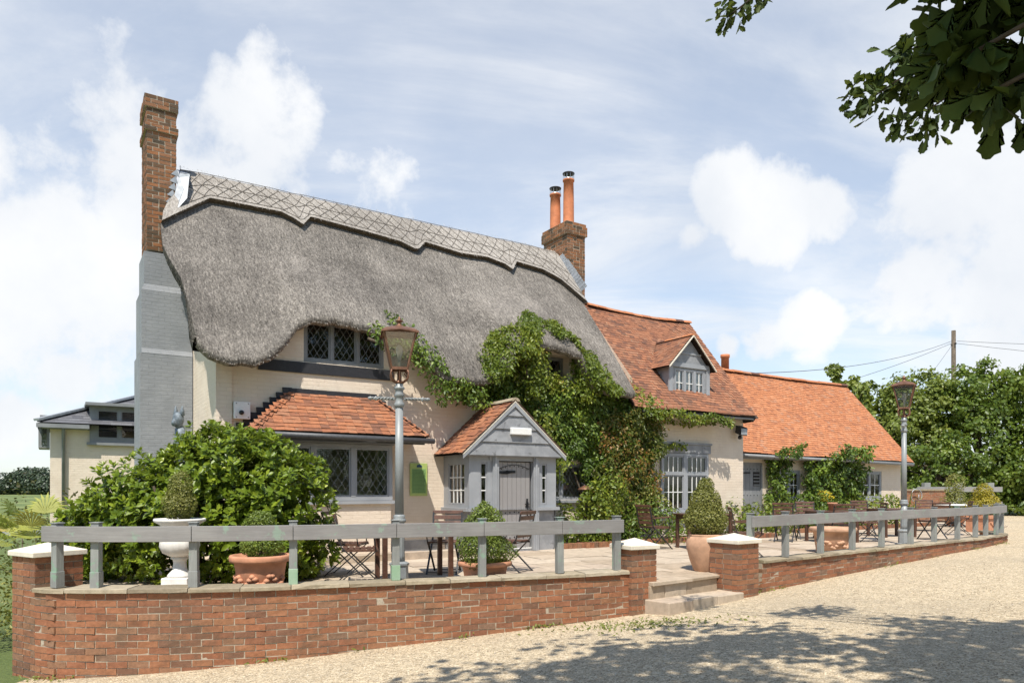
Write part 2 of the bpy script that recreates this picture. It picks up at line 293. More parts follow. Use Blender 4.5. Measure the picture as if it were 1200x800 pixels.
def ground_mats():
    m, t, b, o = new_mat('pale gravel'); co = objco(t)
    v = t.nodes.new('ShaderNodeTexVoronoi'); v.inputs['Scale'].default_value = 85; t.links.new(co, v.inputs['Vector'])
    v2 = t.nodes.new('ShaderNodeTexVoronoi'); v2.inputs['Scale'].default_value = 26; t.links.new(co, v2.inputs['Vector'])
    s = t.nodes.new('ShaderNodeSeparateColor'); t.links.new(v.outputs['Color'], s.inputs[0])
    s2 = t.nodes.new('ShaderNodeSeparateColor'); t.links.new(v2.outputs['Color'], s2.inputs[0])
    c = ramp(t, s.outputs[0], [(0, (0.26, 0.195, 0.125)), (0.3, (0.49, 0.395, 0.265)), (0.7, (0.63, 0.52, 0.365)), (1, (0.76, 0.67, 0.51))])
    c2 = ramp(t, s2.outputs[1], [(0, (0.70, 0.68, 0.66)), (1, (1.18, 1.16, 1.12))])
    c = mixc(t, 0.8, c, c2, 'MULTIPLY')
    big = noise_node(co, 0.35, 6, 0.6, 0.4, t)
    c = mixc(t, math_node('MULTIPLY', smooth_node(big, 0.48, 0.72, t), 0.42, nt=t), c, (0.34, 0.285, 0.21))
    t.links.new(c, b.inputs['Base Color']); b.inputs['Roughness'].default_value = 0.9; b.inputs['Specular IOR Level'].default_value = 0.2
    h = math_node('ADD', math_node('MULTIPLY', v.outputs['Distance'], -1.0, nt=t), math_node('MULTIPLY', noise_node(co, 4, 5, 0.6, 0, t), 0.6, nt=t), nt=t)
    bump(t, b, h, 0.9, 0.012); M['gravel'] = m
    m, t, b, o = new_mat('meadow grass'); co = objco(t)
    n = noise_node(co, 25, 6, 0.7, 0, t); n2 = noise_node(co, 0.06, 5, 0.6, 0, t)
    c = ramp(t, n, [(0.3, (0.05, 0.085, 0.018)), (0.7, (0.14, 0.18, 0.045))])
    c = mixc(t, smooth_node(n2, 0.45, 0.6, t), c, (0.20, 0.23, 0.07))
    t.links.new(c, b.inputs['Base Color']); b.inputs['Roughness'].default_value = 0.9; bump(t, b, n, 0.8, 0.05); M['grass'] = m
    M['asphalt'] = plain('lane asphalt', (0.16, 0.165, 0.175), 0.85, var=0.15)
ground_mats()

# ------------------------------------------------------------------ mesh helpers
class MB:
    """collects pieces; every face keeps a material slot and a random value of its piece"""
    def __init__(s, M4=None): s.v = []; s.f = []; s.m = []; s.r = []; s.sm = []; s.M = M4
    def add(s, vs, fs, mat=0, rnd=None, smooth=False):
        if rnd is None: rnd = random.random()
        b = len(s.v)
        if s.M is not None: vs = [s.M @ Vector(v) for v in vs]
        s.v += [tuple(v) for v in vs]
        for f in fs:
            s.f.append(tuple(b + i for i in f)); s.m.append(mat); s.r.append(rnd); s.sm.append(smooth)
    def box(s, c, d, rot=None, mat=0, rnd=None, jit=0.0):
        x, y, z = d[0] / 2, d[1] / 2, d[2] / 2
        vs = [Vector(p) for p in ((-x,-y,-z),(x,-y,-z),(x,y,-z),(-x,y,-z),(-x,-y,z),(x,-y,z),(x,y,z),(-x,y,z))]
        if jit: vs = [v + Vector((random.uniform(-jit,jit), random.uniform(-jit,jit), random.uniform(-jit,jit))) for v in vs]
        if rot is not None: vs = [rot @ v for v in vs]
        c = Vector(c); s.add([v + c for v in vs], ((0,3,2,1),(4,5,6,7),(0,1,5,4),(1,2,6,5),(2,3,7,6),(3,0,4,7)), mat, rnd)
    def span(s, a, b, mat=0, rnd=None):
        s.box([(a[i]+b[i])/2 for i in range(3)], [abs(b[i]-a[i]) for i in range(3)], None, mat, rnd)
    def bar(s, p, q, w, t, up=(0,0,1), mat=0, rnd=None):
        """rectangular bar from p to q"""
        p, q = Vector(p), Vector(q); d = (q - p); L = d.length; d.normalize()
        up = Vector(up); x = d.cross(up)
        if x.length < 1e-4: x = d.cross(Vector((1, 0, 0)))
        x.normalize(); y = x.cross(d)
        rot = Matrix((x, d, y)).transposed()
        s.box((p + q) / 2, (w, L, t), rot, mat, rnd)
    def tube(s, pts, rad, seg=8, mat=0, rnd=None, cap=True):
        pts = [Vector(p) for p in pts]; n = len(pts)
        if not hasattr(rad, '__len__'): rad = [rad] * n
        vs = []; fs = []; prev = None
        for i, p in enumerate(pts):
            d = (pts[min(i+1, n-1)] - pts[max(i-1, 0)]).normalized()
            if prev is None:
                a = d.cross(Vector((0, 0, 1)));
                if a.length < 1e-3: a = d.cross(Vector((1, 0, 0)))
            else: a = prev - d * prev.dot(d)
            a.normalize(); prev = a; b = d.cross(a)
            for k in range(seg):
                an = 2 * math.pi * k / seg; vs.append(p + (a * math.cos(an) + b * math.sin(an)) * rad[i])
        for i in range(n - 1):
            for k in range(seg):
                k2 = (k + 1) % seg; fs.append((i*seg+k, i*seg+k2, (i+1)*seg+k2, (i+1)*seg+k))
        if cap: fs += [tuple(range(seg))[::-1], tuple(range((n-1)*seg, n*seg))]
        s.add(vs, fs, mat, rnd, True)
    def lathe(s, prof, c=(0,0,0), seg=24, mat=0, rnd=None, wob=None, smooth=True):
        vs = []; fs = []; n = len(prof); c = Vector(c)
        for i, (r, z) in enumerate(prof):
            for k in range(seg):
                a = 2*math.pi*k/seg; rr = r * (1 + (wob(a, z) if wob else 0))
                vs.append(c + Vector((rr*math.cos(a), rr*math.sin(a), z)))
        for i in range(n-1):
            for k in range(seg):
                k2 = (k+1) % seg; fs.append((i*seg+k, i*seg+k2, (i+1)*seg+k2, (i+1)*seg+k))
        if prof[0][0] > 1e-4: fs.append(tuple(range(seg))[::-1])
        if prof[-1][0] > 1e-4: fs.append(tuple(range((n-1)*seg, n*seg)))
        s.add(vs, fs, mat, rnd, smooth)
    def prism(s, poly, off, mat=0, rnd=None):
        """polygon (3D points) pushed along off"""
        n = len(poly); off = Vector(off); vs = [Vector(p) for p in poly] + [Vector(p) + off for p in poly]
        fs = [tuple(range(n))[::-1], tuple(range(n, 2*n))] + [(i, (i+1) % n, n+(i+1) % n, n+i) for i in range(n)]
        s.add(vs, fs, mat, rnd)
    def build(s, name, mats, parent=None, loc=None, bevel=0.0):
        me = bpy.data.meshes.new(name); me.from_pydata(s.v, [], s.f)
        if not isinstance(mats, (list, tuple)): mats = [mats]
        for m in mats: me.materials.append(M[m] if isinstance(m, str) else m)
        if s.f:
            me.polygons.foreach_set('material_index', s.m); me.polygons.foreach_set('use_smooth', s.sm)
            a = me.attributes.new('rnd', 'FLOAT', 'FACE'); a.data.foreach_set('value', s.r)
        me.update()
        o = bpy.data.objects.new(name, me); COL.objects.link(o)
        if parent: o.parent = parent
        if loc is not None: o.location = loc
        if bevel:
            b = o.modifiers.new('bevel', 'BEVEL'); b.width = bevel; b.segments = 2; b.limit_method = 'ANGLE'
        return o
def np_mesh(name, V, F, rnd, mat, parent=None, loc=None):
    """fast mesh from numpy arrays; F is (n,4) or (n,3)"""
    me = bpy.data.meshes.new(name); nv, (nf, k) = len(V), F.shape
    me.vertices.add(nv); me.vertices.foreach_set('co', V.astype(np.float32).ravel())
    me.loops.add(nf*k); me.loops.foreach_set('vertex_index', F.astype(np.int32).ravel())
    me.polygons.add(nf); me.polygons.foreach_set('loop_start', (np.arange(nf)*k).astype(np.int32))
    me.materials.append(M[mat] if isinstance(mat, str) else mat)
    a = me.attributes.new('rnd', 'FLOAT', 'FACE'); a.data.foreach_set('value', rnd.astype(np.float32))
    me.update(calc_edges=True); me.validate()
    o = bpy.data.objects.new(name, me); COL.objects.link(o)
    if parent: o.parent = parent
    if loc is not None: o.location = loc
    return o
LEAF = np.array([(0,0,0),(0.26,0.30,0.05),(0.24,0.68,0.03),(0,1.0,-0.10),(-0.24,0.68,0.03),(-0.26,0.30,0.05)], float)
LEAF_F = np.array([(0,1,2,3),(0,3,4,5)])
def norm(a): return a / (np.linalg.norm(a, axis=1, keepdims=True) + 1e-9)
def leaf_arrays(P, tip, nrm, size, width=1.0, tmpl=LEAF, faces=LEAF_F):
    y = norm(tip); x = norm(np.cross(y, nrm)); z = np.cross(x, y)
    T = tmpl * np.array([width, 1, 1]); k = len(T)
    V = (P[:,None,:] + size[:,None,None] * (T[None,:,0,None]*x[:,None,:] + T[None,:,1,None]*y[:,None,:] + T[None,:,2,None]*z[:,None,:])).reshape(-1,3)
    F = (np.arange(len(P))[:,None,None]*k + faces[None]).reshape(-1, faces.shape[1])
    return V, F
def foliage(name, P, out, size, mat, parent=None, width=1.0, droop=0.3, rnd=None, jitter=0.7, loc=None):
    """leaves at P that look outward along out"""
    n = len(P); out = norm(out + RNG.normal(0, jitter*0.6, (n,3)))
    tip = norm(np.cross(out, RNG.normal(0,1,(n,3)))) + out*0.35 + np.array([0,0,-droop])
    sz = size * RNG.uniform(0.65, 1.3, n)
    V, F = leaf_arrays(P, tip, out, sz, width)
    r = RNG.random(n) if rnd is None else rnd
    return np_mesh(name, V, F, np.repeat(np.clip(r,0,1), 2), mat, parent, loc)
def tag(o, label, cat, group=None, kind=None):
    if label: o['label'] = label
    if cat: o['category'] = cat
    if group: o['group'] = group
    if kind: o['kind'] = kind
    return o
def empty(name, loc=(0,0,0), rz=0.0):
    o = bpy.data.objects.new(name, None); COL.objects.link(o); o.location = loc; o.rotation_euler = (0,0,rz); o.empty_display_size = 0.2
    return o
def thing(name, label, cat, loc=(0,0,0), rz=0.0, group=None): return tag(empty(name, loc, rz), label, cat, group)
def dup(root, loc, rz, label, group=None):
    r = root.copy(); COL.objects.link(r); r.location = loc; r.rotation_euler = (0,0,rz); r['label'] = label
    if group: r['group'] = group
    for ch in list(root.children):
        c = ch.copy(); COL.objects.link(c); c.parent = r
        for g in list(ch.children):
            d = g.copy(); COL.objects.link(d); d.parent = c
    return r
def lerp_pts(x, pts):
    return float(np.interp(x, [p[0] for p in pts], [p[1] for p in pts]))
def sstep(a, b, x):
    t = min(1, max(0, (x-a)/(b-a))); return t*t*(3-2*t)

# ------------------------------------------------------------------ setting
PZ = 0.38                                       # level of the terrace
def ground_z(x, y):
    g = 0.206 + 0.0736*x - 0.04*y
    lo, hi = -0.55, 0.36                        # soft limits
    k = 0.07
    g = lo + k*math.log1p(math.exp(min(60, (g-lo)/k)))
    g = hi - k*math.log1p(math.exp(min(60, (hi-g)/k)))
    return g
def sheet(name, xs, ys, mat, dz=0.0, keep=None, bump_=0.0):
    vs = [(x, y, ground_z(x,y)+dz + (random.uniform(-1,1)*bump_ if abs(x)<40 and 0<y<40 else 0)) for y in ys for x in xs]; n = len(xs); fs = []
    for j in range(len(ys)-1):
        for i in range(n-1):
            cx, cy = (xs[i]+xs[i+1])/2, (ys[j]+ys[j+1])/2
            if keep is None or keep(cx, cy): fs.append((j*n+i, j*n+i+1, (j+1)*n+i+1, (j+1)*n+i))
    b = MB(); b.add(vs, fs, 0, 0.5, True); o = b.build(name, mat); o['kind'] = 'structure'; return o
def axis(fine_lo, fine_hi, step, far):
    a = list(np.arange(fine_lo, fine_hi+1e-6, step)); s = step; x = fine_hi
    while x < far: s *= 1.6; x += s; a.append(x)
    s = step; x = fine_lo
    while x > -far: s *= 1.6; x -= s; a.insert(0, x)
    return [float(q) for q in a]
sheet('ground', axis(-30, 44, 1.0, 1800), axis(-12, 60, 1.0, 1800), 'grass')
sheet('gravel_yard', [float(x) for x in np.arange(-6.6, 44, 0.4)], [float(y) for y in np.arange(-10, 44.6, 0.4)], 'gravel', 0.012,
      lambda x, y: (x > -5.5 + 0.25*math.sin(y*1.7) or y < 5.6) and y < 36 + 0.9*math.sin(x*0.7) + 0.5*math.sin(x*1.9), 0.006)
rd = MB(); rd.add([(-40,30,-.535),(-21,34,-.535),(-21,38,-.535),(-40,35,-.535)], [(0,1,2,3)]); o = rd.build('lane', 'asphalt'); o['kind'] = 'structure'

WL = [(-5.31,7.97),(-5.06,7.86),(-4.66,7.83),(-4.2,7.84),(-3.8,7.87),(-3.3,7.94),(-2.87,8.03),(-2.2,8.23),(-1.51,8.48),(-0.75,8.72),(0,8.97),(0.8,9.28),(1.6,9.62)]
WR = [(3.58,10.74),(6.03,12.66),(8.73,14.67),(10.6,16.15),(11.7,17.1),(12.2,17.65),(12.42,18.2),(12.5,18.8)]
COP = 0.55
def arc(path):
    s = [0.0]
    for a, b in zip(path, path[1:]): s.append(s[-1] + math.dist(a, b))
    return s
def on_path(path, S, s):
    s = min(max(s, 0), S[-1]-1e-6); i = max(k for k in range(len(S)-1) if S[k] <= s)
    t = (s-S[i])/(S[i+1]-S[i]); a, b = Vector(path[i]), Vector(path[i+1]); d = (b-a).normalized()
    return a.lerp(b, t), d, Vector((-d.y, d.x))    # point, along, inward normal
def near_path(path, S, p):
    best = min(np.arange(0, S[-1], 0.02), key=lambda s: (on_path(path,S,s)[0]-Vector(p)).length); return float(best)
# terrace: stone flags on a slab
def inside(poly, x, y):
    c = False; n = len(poly)
    for i in range(n):
        (x1,y1),(x2,y2) = poly[i], poly[(i+1)%n]
        if (y1 > y) != (y2 > y) and x < (x2-x1)*(y-y1)/(y2-y1)+x1: c = not c
    return c
SL = arc(WL); SR = arc(WR)
inner = [tuple(on_path(WL,SL,s)[0] + on_path(WL,SL,s)[2]*0.15) for s in np.linspace(0, SL[-1], 14)]
inner += [(1.75,9.75),(1.83,9.80),(3.02,10.62),(3.3,10.6)]
inner += [tuple(on_path(WR,SR,s)[0] + on_path(WR,SR,s)[2]*0.15) for s in np.linspace(0.1, SR[-1], 10)]
TER = inner + [(16.8,24.4),(17.2,26.5),(14.5,28.5),(8,26),(-6.5,13.5),(-5.9,9.2)]
slab = MB(); slab.add([(x,y,PZ-0.03) for x,y in TER], [tuple(range(len(TER)))], 0, 0.2)
slab_o = slab.build('terrace_bed', 'mortar'); slab_o['kind'] = 'structure'
fl = MB(); a0 = R(30); ca, sa = math.cos(a0), math.sin(a0)
y = -6.0
while y < 24:
    h = random.uniform(0.45, 0.75); x = -4.0 + random.uniform(0, .5)
    while x < 32:
        w = random.uniform(0.5, 1.05); cx, cy = x+w/2, y+h/2
        wx, wy = cx*ca-cy*sa, cx*sa+cy*ca
        if inside(TER, wx, wy) and wy < 27:
            cs = []
            ok = True
            for (qx,qy) in ((x,y),(x+w,y),(x+w,y+h),(x,y+h)):
                px, py = qx*ca-qy*sa, qx*sa+qy*ca
                if not inside(TER, px, py): ok = False
            dz = random.uniform(-0.004, 0.005)
            rot = Matrix.Rotation(a0, 3, 'Z') @ Matrix.Rotation(random.uniform(-.004,.004), 3, 'X')
            if ok: fl.box((wx, wy, PZ-0.02+dz), (w-0.014, h-0.014, 0.04), rot, 0, None, 0.004)
            else:  # cut stones at the edges
                k = 4
                for i in range(k):
                    for j in range(k):
                        ux, uy = x+(i+.5)*w/k, y+(j+.5)*h/k; px, py = ux*ca-uy*sa, ux*sa+uy*ca
                        if inside(TER, px, py): fl.box((px,py,PZ-0.021+dz), (w/k-.004, h/k-.004, 0.04), rot, 0, None, 0.003)
        x += w
    y += h
o = fl.build('terrace_paving', 'stone'); o['kind'] = 'structure'

# ------------------------------------------------------------------ garden walls of real bricks
def brick_run(b, mb, path, S, s0, s1, ztop, zbot, depth=0.225):
    nrow = int((ztop-zbot)/0.0745)
    for r in range(nrow):
        z = ztop - (r+0.5)*0.0745; s = s0 - (0.11 if r % 2 else 0) + random.uniform(-.01,.01)
        while s < s1:
            a, e = max(s, s0), min(s+0.2145, s1)
            if e-a > 0.03:
                p, d, n = on_path(path, S, (a+e)/2)
                if z > ground_z(p.x, p.y) - 0.16:
                    rot = Matrix(((d.x,n.x,0),(d.y,n.y,0),(0,0,1)))
                    c = p + n*(depth/2 + random.uniform(-.003,.004))
                    b.box((c.x, c.y, z+random.uniform(-.002,.002)), (e-a, depth, 0.0632), rot, 0, None, 0.0035)
            s += 0.2255
def wall_core(mb, path, S, s0, s1, ztop, zbot, off=0.006, depth=0.213):
    n = max(2, int((s1-s0)/0.15)); vs = []
    for i in range(n+1):
        p, d, nn = on_path(path, S, s0+(s1-s0)*i/n)
        for q, z in ((off,zbot),(off,ztop),(depth,ztop),(depth,zbot)):
            w = p + nn*q; vs.append((w.x, w.y, z))
    fs = [(i*4+k, (i+1)*4+k, (i+1)*4+(k+1)%4, i*4+(k+1)%4) for i in range(n) for k in range(4)] + [(0,1,2,3),(n*4+3,n*4+2,n*4+1,n*4)]
    mb.add(vs, fs, 0, 0.5)
def copings(b, path, S, s0, s1):
    s = s0
    while s < s1 - 0.05:
        L = min(random.uniform(0.45, 0.8), s1-s); k = max(1, int(L/0.2))
        rr = random.random(); dz = random.uniform(-.006,.006); tilt = random.uniform(-.012, .012)
        vs = []; fs = []; pr = random.uniform(0.02, 0.045)
        for i in range(k+1):
            p, d, n = on_path(path, S, s+0.004+(L-0.008)*i/k)
            for q, z in ((-pr+random.uniform(-.008,.008), COP-0.045), (-pr+0.006+random.uniform(-.006,.006), COP-0.008), (-pr+0.03, COP), (0.28, COP+tilt), (0.28, COP-0.045)):
                w = p + n*q; vs.append((w.x, w.y, z+dz+random.uniform(-.003,.003)))
        for i in range(k):
            fs += [(i*5+j, (i+1)*5+j, (i+1)*5+(j+1)%5, i*5+(j+1)%5) for j in range(5)]
        fs += [(0,1,2,3,4), tuple(k*5+j for j in (4,3,2,1,0))]
        b.add(vs, fs, 0, rr); s += L
def garden_wall(path, S, s0, s1, label, zb):
    t = thing('garden_wall', label, 'wall', (path[0][0], path[0][1], 0)); off = Vector((-path[0][0], -path[0][1], 0))
    c = MB(); wall_core(c, path, S, s0, s1, COP-0.045, zb); c.build('mortar_core', 'mortar', t, off)
    b = MB(); brick_run(b, c, path, S, s0, s1, COP-0.047, zb); b.build('brickwork', 'brick', t, off)
    k = MB(); copings(k, path, S, s0, s1); k.build('coping', 'coping', t, off); return t
garden_wall(WL, SL, 0.0, SL[-1]-0.02, 'long bowed red brick garden wall in front of the big laurel bush', -0.62)
garden_wall(WR, SR, 0.30, SR[-1], 'low red brick garden wall running right from the steps along the gravel', -0.12)

# brick piers
def pier(x, y, rz, w, z0, z1, label, capw=None, cap_h=0.09):
    t = thing('brick_pier', label, 'pier', (x,y,0), rz, 'capped piers of the garden wall')
    c = MB(); c.span((-w/2+.008,-w/2+.008,z0),(w/2-.008,w/2-.008,z1)); c.build('mortar_core', 'mortar', t)
    b = MB(); n = int((z1-z0)/0.0745)
    for r in range(n):
        z = z1 - (r+.5)*0.0745
        for k in range(4):
            rot = Matrix.Rotation(k*math.pi/2, 3, 'Z'); shift = 1 if (r+k) % 2 else 0
            xs = [(-w/2, -0.006), (0.006, w/2)] if shift else [(-w/2+0.112, -0.03), (-0.018, w/2-0.112)]
            for a, e in xs:
                if e-a < 0.03: continue
                b.box(rot @ Vector(((a+e)/2, -w/2+0.05+random.uniform(-.002,.003), z)), (e-a, 0.1, 0.0615), rot, 0, None, 0.0025)
    b.build('brickwork', 'brick', t)
    k = MB(); cw = (capw or w+0.07)/2; e = 0.055
    vs = [(-cw,-cw,z1),(cw,-cw,z1),(cw,cw,z1),(-cw,cw,z1),(-cw,-cw,z1+e),(cw,-cw,z1+e),(cw,cw,z1+e),(-cw,cw,z1+e),(0,0,z1+e+cap_h)]
    k.add(vs, [(0,3,2,1),(0,1,5,4),(1,2,6,5),(2,3,7,6),(3,0,4,7),(4,5,8),(5,6,8),(6,7,8),(7,4,8)])
    k.build('cap', 'capstone', t, None, 0.006); return t
ANG = math.atan2(9.62-8.97, 1.6)
pier(-5.395, 8.335, R(-32), 0.52, -0.6, 0.88, 'cream-capped brick pier at the far left end of the garden wall beside the laurel')
pier(1.68, 9.83, ANG+R(6), 0.42, -0.3, 0.83, 'cream-capped brick pier on the left side of the stone steps')
pier(3.32, 10.72, R(36), 0.50, -0.25, 0.84, 'cream-capped brick pier on the right side of the stone steps beside the glazed jar')
# steps
st = thing('stone_steps', 'two worn stone steps between the brick piers leading up to the terrace', 'steps', (2.45,10.1,0), R(38))
b = MB()
def block(b, x0, x1, y0, y1, z0, z1, mat=0):
    b.box(((x0+x1)/2,(y0+y1)/2,(z0+z1)/2), (x1-x0-.006,y1-y0,z1-z0), None, mat, None, 0.006)
xs = [-0.80,-0.30,0.25,0.86]
for a, e in zip(xs, xs[1:]): block(b, a, e, -0.36, 0.12, -0.2, 0.155)
b.build('lower_step', 'stone', st, None, 0.012)
b = MB(); xs = [-0.74,-0.45,0.02,0.72]
for a, e in zip(xs, xs[1:]): block(b, a, e, 0.0, 0.5, 0.1, PZ-0.045)
b.build('riser', 'stone', st, None, 0.01)
b = MB(); xs = [-0.74,0.1,0.72]
for a, e in zip(xs, xs[1:]): block(b, a, e, -0.045, 0.55, PZ-0.045, PZ+0.008)
b.build('upper_tread', 'stone', st, None, 0.008)

# post and rail fences on the walls
def rail_fence(path, S, posts, s0, s1, label, feet, breaks, wide=0.088, tilt=0.0):
    p0 = path[0]; t = thing('rail_fence', label, 'fence', (p0[0],p0[1],0)); off = Vector((-p0[0],-p0[1],0))
    for i, p in enumerate(posts):
        s = near_path(path, S, p); q, d, n = on_path(path, S, s); c = q + n*0.10
        rot = Matrix(((d.x,n.x,0),(d.y,n.y,0),(0,0,1)))
        b = MB(); tz = 1.262 + random.uniform(-.008,.008)
        b.box((c.x,c.y,(COP+tz)/2), (wide, wide, tz-COP), rot, 0, None, 0.002)
        b.box((c.x,c.y,tz+0.008), (wide+0.02, wide+0.02, 0.012), rot, 0)
        if feet[i]: b.box((c.x,c.y,COP+0.09), (wide+0.012, wide+0.012, 0.18), rot, feet[i])
        b.build('post', ['railpost', 'postgreen', 'railpost'], t, off, 0.004)
    for a, e in zip(breaks, breaks[1:]):
        pa, da, na = on_path(path, S, a+0.003); pb, db, nb = on_path(path, S, e-0.003)
        pts = np.linspace(a+0.003, e-0.003, 5); vs = []
        for s in pts:
            q, d, n = on_path(path, S, s)
            for o_, z in ((0.0,1.062),(0.0,1.232),(0.045,1.232),(0.045,1.062)):
                w = q + n*o_; vs.append((w.x,w.y,z))
        fs = [(i*4+k,(i+1)*4+k,(i+1)*4+(k+1)%4,i*4+(k+1)%4) for i in range(4) for k in range(4)] + [(0,1,2,3),(19,18,17,16)]
        b = MB(); b.add(vs, fs, 0); b.build('rail', 'rail', t, off, 0.004)
    return t
LP = [(-5.06,7.92),(-4.6,7.83),(-3.53,7.92),(-2.49,8.15),(-1.37,8.53),(-0.35,8.86),(0.65,9.23),(1.44,9.56)]
sl = [near_path(WL,SL,p) for p in LP]
rail_fence(WL, SL, LP, 0, SL[-1], 'grey painted plank rail on posts along the bowed left garden wall', [2,2,2,1,1,0,0,0], [0.11]+[sl[i] for i in (2,3,4,5,6)]+[sl[7]+0.06])
RP = [(3.70,10.83),(4.44,11.41),(5.29,12.08),(6.15,12.75),(7.0,13.38),(7.92,14.07),(8.77,14.7),(9.71,15.44),(10.51,16.08),(11.04,16.53),(11.61,17.03),(12.1,17.55),(12.4,18.15)]
sr = [near_path(WR,SR,p) for p in RP]
rail_fence(WR, SR, RP, 0, SR[-1], 'grey painted plank rail on close-set posts along the right garden wall', [0]*13, [sr[0]-0.06, sr[3], sr[5], sr[7], sr[9], sr[11], sr[12]+0.05])

# ------------------------------------------------------------------ buildings
HC = (-4.93, 12.6, 0.0); HA = R(32.5)
HM = Matrix.Translation(HC) @ Matrix.Rotation(HA, 4, 'Z')
def to_world(u, v, z): return HM @ Vector((u,v,z))
def walled(b, u0, u1, z0, z1, v, openings, reveal=0.12, mat=0, flip=False):
    """front face at v with real openings and their reveals; openings (u0,u1,z0,z1)"""
    us = sorted({u0,u1,*[x for o in openings for x in o[:2]]}); zs = sorted({z0,z1,*[x for o in openings for x in o[2:]]})
    for i in range(len(us)-1):
        for j in range(len(zs)-1):
            cu, cz = (us[i]+us[i+1])/2, (zs[j]+zs[j+1])/2
            if any(o[0]<cu<o[1] and o[2]<cz<o[3] for o in openings): continue
            b.add([(us[i],v,zs[j]),(us[i+1],v,zs[j]),(us[i+1],v,zs[j+1]),(us[i],v,zs[j+1])], [(0,1,2,3)], mat, 0.5)
    for a,e,lo,hi in openings:
        w = v+reveal
        b.add([(a,v,lo),(a,w,lo),(a,w,hi),(a,v,hi)], [(3,2,1,0)], mat, .5); b.add([(e,v,lo),(e,w,lo),(e,w,hi),(e,v,hi)], [(0,1,2,3)], mat, .5)
        b.add([(a,v,hi),(a,w,hi),(e,w,hi),(e,v,hi)], [(0,1,2,3)], mat, .5); b.add([(a,v,lo),(a,w,lo),(e,w,lo),(e,v,lo)], [(3,2,1,0)], mat, .5)
def lattice(b, u0, u1, z0, z1, v, du, dz, r=0.0026):
    """diamond lead cames clipped to a pane"""
    w, h = u1-u0, z1-z0; k = dz/du
    for sgn in (1,-1):
        c = -h/k - du
        while c < w + h/k + du:
            pts = []
            for (uu) in (0, w):
                zz = (uu-c)*k*sgn if sgn>0 else (c-uu)*k
                if 0 <= zz <= h: pts.append((uu,zz))
            for zz in (0, h):
                uu = c + zz/k if sgn>0 else c - zz/k
                if 0 < uu < w: pts.append((uu,zz))
            if len(pts) >= 2 and math.dist(pts[0],pts[1])>0.03:
                p, q = pts[0], pts[1]; b.bar((u0+p[0],v,z0+p[1]), (u0+q[0],v,z0+q[1]), 2*r, r, (0,1,0))
            c += du
def window(parent, u0, u1, z0, z1, v, lights, nx=0, nz=0, diamond=None, fm='greypaint', fw=0.055, sill=True, mx=None, mid=0.05, curtain=False, transom=None, muntin='white', sillmat=None, name='window'):
    """frame mesh with lights side by side; glass panes, bars and leads are sub-parts"""
    b = MB(mx)
    b.span((u0,v-.03,z0),(u0+fw,v+.05,z1)); b.span((u1-fw,v-.03,z0),(u1,v+.05,z1))
    b.span((u0+fw,v-.03,z1-fw),(u1-fw,v+.05,z1)); b.span((u0+fw,v-.03,z0),(u1-fw,v+.05,z0+fw))
    W_ = (u1-u0-2*fw-(lights-1)*mid)/lights; cells = []
    for i in range(lights):
        a = u0+fw+i*(W_+mid)
        if i: b.span((a-mid,v-.034,z0+fw),(a,v+.05,z1-fw))
        zz = [z0+fw, z1-fw]
        if transom: zz = [z0+fw, transom-0.03, transom+0.03, z1-fw]; b.span((a,v-.032,transom-.03),(a+W_,v+.05,transom+.03))
        for k in range(0,len(zz),2): cells.append((a, a+W_, zz[k], zz[k+1]))
        # casement
    cs = 0.03
    for (a,e,lo,hi) in cells:
        b.span((a+.003,v-.018,lo+.003),(a+cs,v+.02,hi-.003)); b.span((e-cs,v-.018,lo+.003),(e-.003,v+.02,hi-.003))
        b.span((a+cs,v-.018,lo+.003),(e-cs,v+.02,lo+cs)); b.span((a+cs,v-.018,hi-cs),(e-cs,v+.02,hi-.003))
    if sill: b.span((u0-.06,v-.13,z0-.06),(u1+.06,v+.04,z0-.002))
    f = b.build(name, fm, parent)
    g = MB(mx); bars = MB(mx)
    for (a,e,lo,hi) in cells:
        g.add([(a+cs,v+.004,lo+cs),(e-cs,v+.004,lo+cs),(e-cs,v+.004,hi-cs),(a+cs,v+.004,hi-cs)], [(0,1,2,3)])
        if diamond: lattice(bars, a+cs, e-cs, lo+cs, hi-cs, v-.004, *diamond)
        nzz = nz if not isinstance(nz,(list,tuple)) else nz[0]
        for k in range(1,nx): x = a+cs+(e-a-2*cs)*k/nx; bars.span((x-.011,v-.012,lo+cs),(x+.011,v+.003,hi-cs))
        rows = nz
        if transom: rows = 1 if lo > transom else nz
        for k in range(1,rows): z = lo+cs+(hi-lo-2*cs)*k/rows; bars.span((a+cs,v-.0125,z-.011),(e-cs,v+.0035,z+.011))
    g.build('pane', 'glass', f)
    if bars.v: bars.build('glazing_bars' if not diamond else 'lead_lattice', muntin if not diamond else 'leadcame', f)
    if curtain:
        c = MB(mx)
        for (a,e,lo,hi) in cells:
            for q in (a+cs, e-cs-(e-a)*.46):
                n = 10; w = (e-a)*.46
                vs = []
                for i in range(n+1): vs += [(q+w*i/n, v+.025+0.008*math.sin(i*2.1), lo), (q+w*i/n, v+.025+0.008*math.sin(i*2.1+.4), hi)]
                c.add(vs, [(2*i,2*i+2,2*i+3,2*i+1) for i in range(n)], 0, .5, True)
        c.build('curtain', 'curtain', f)
    return f
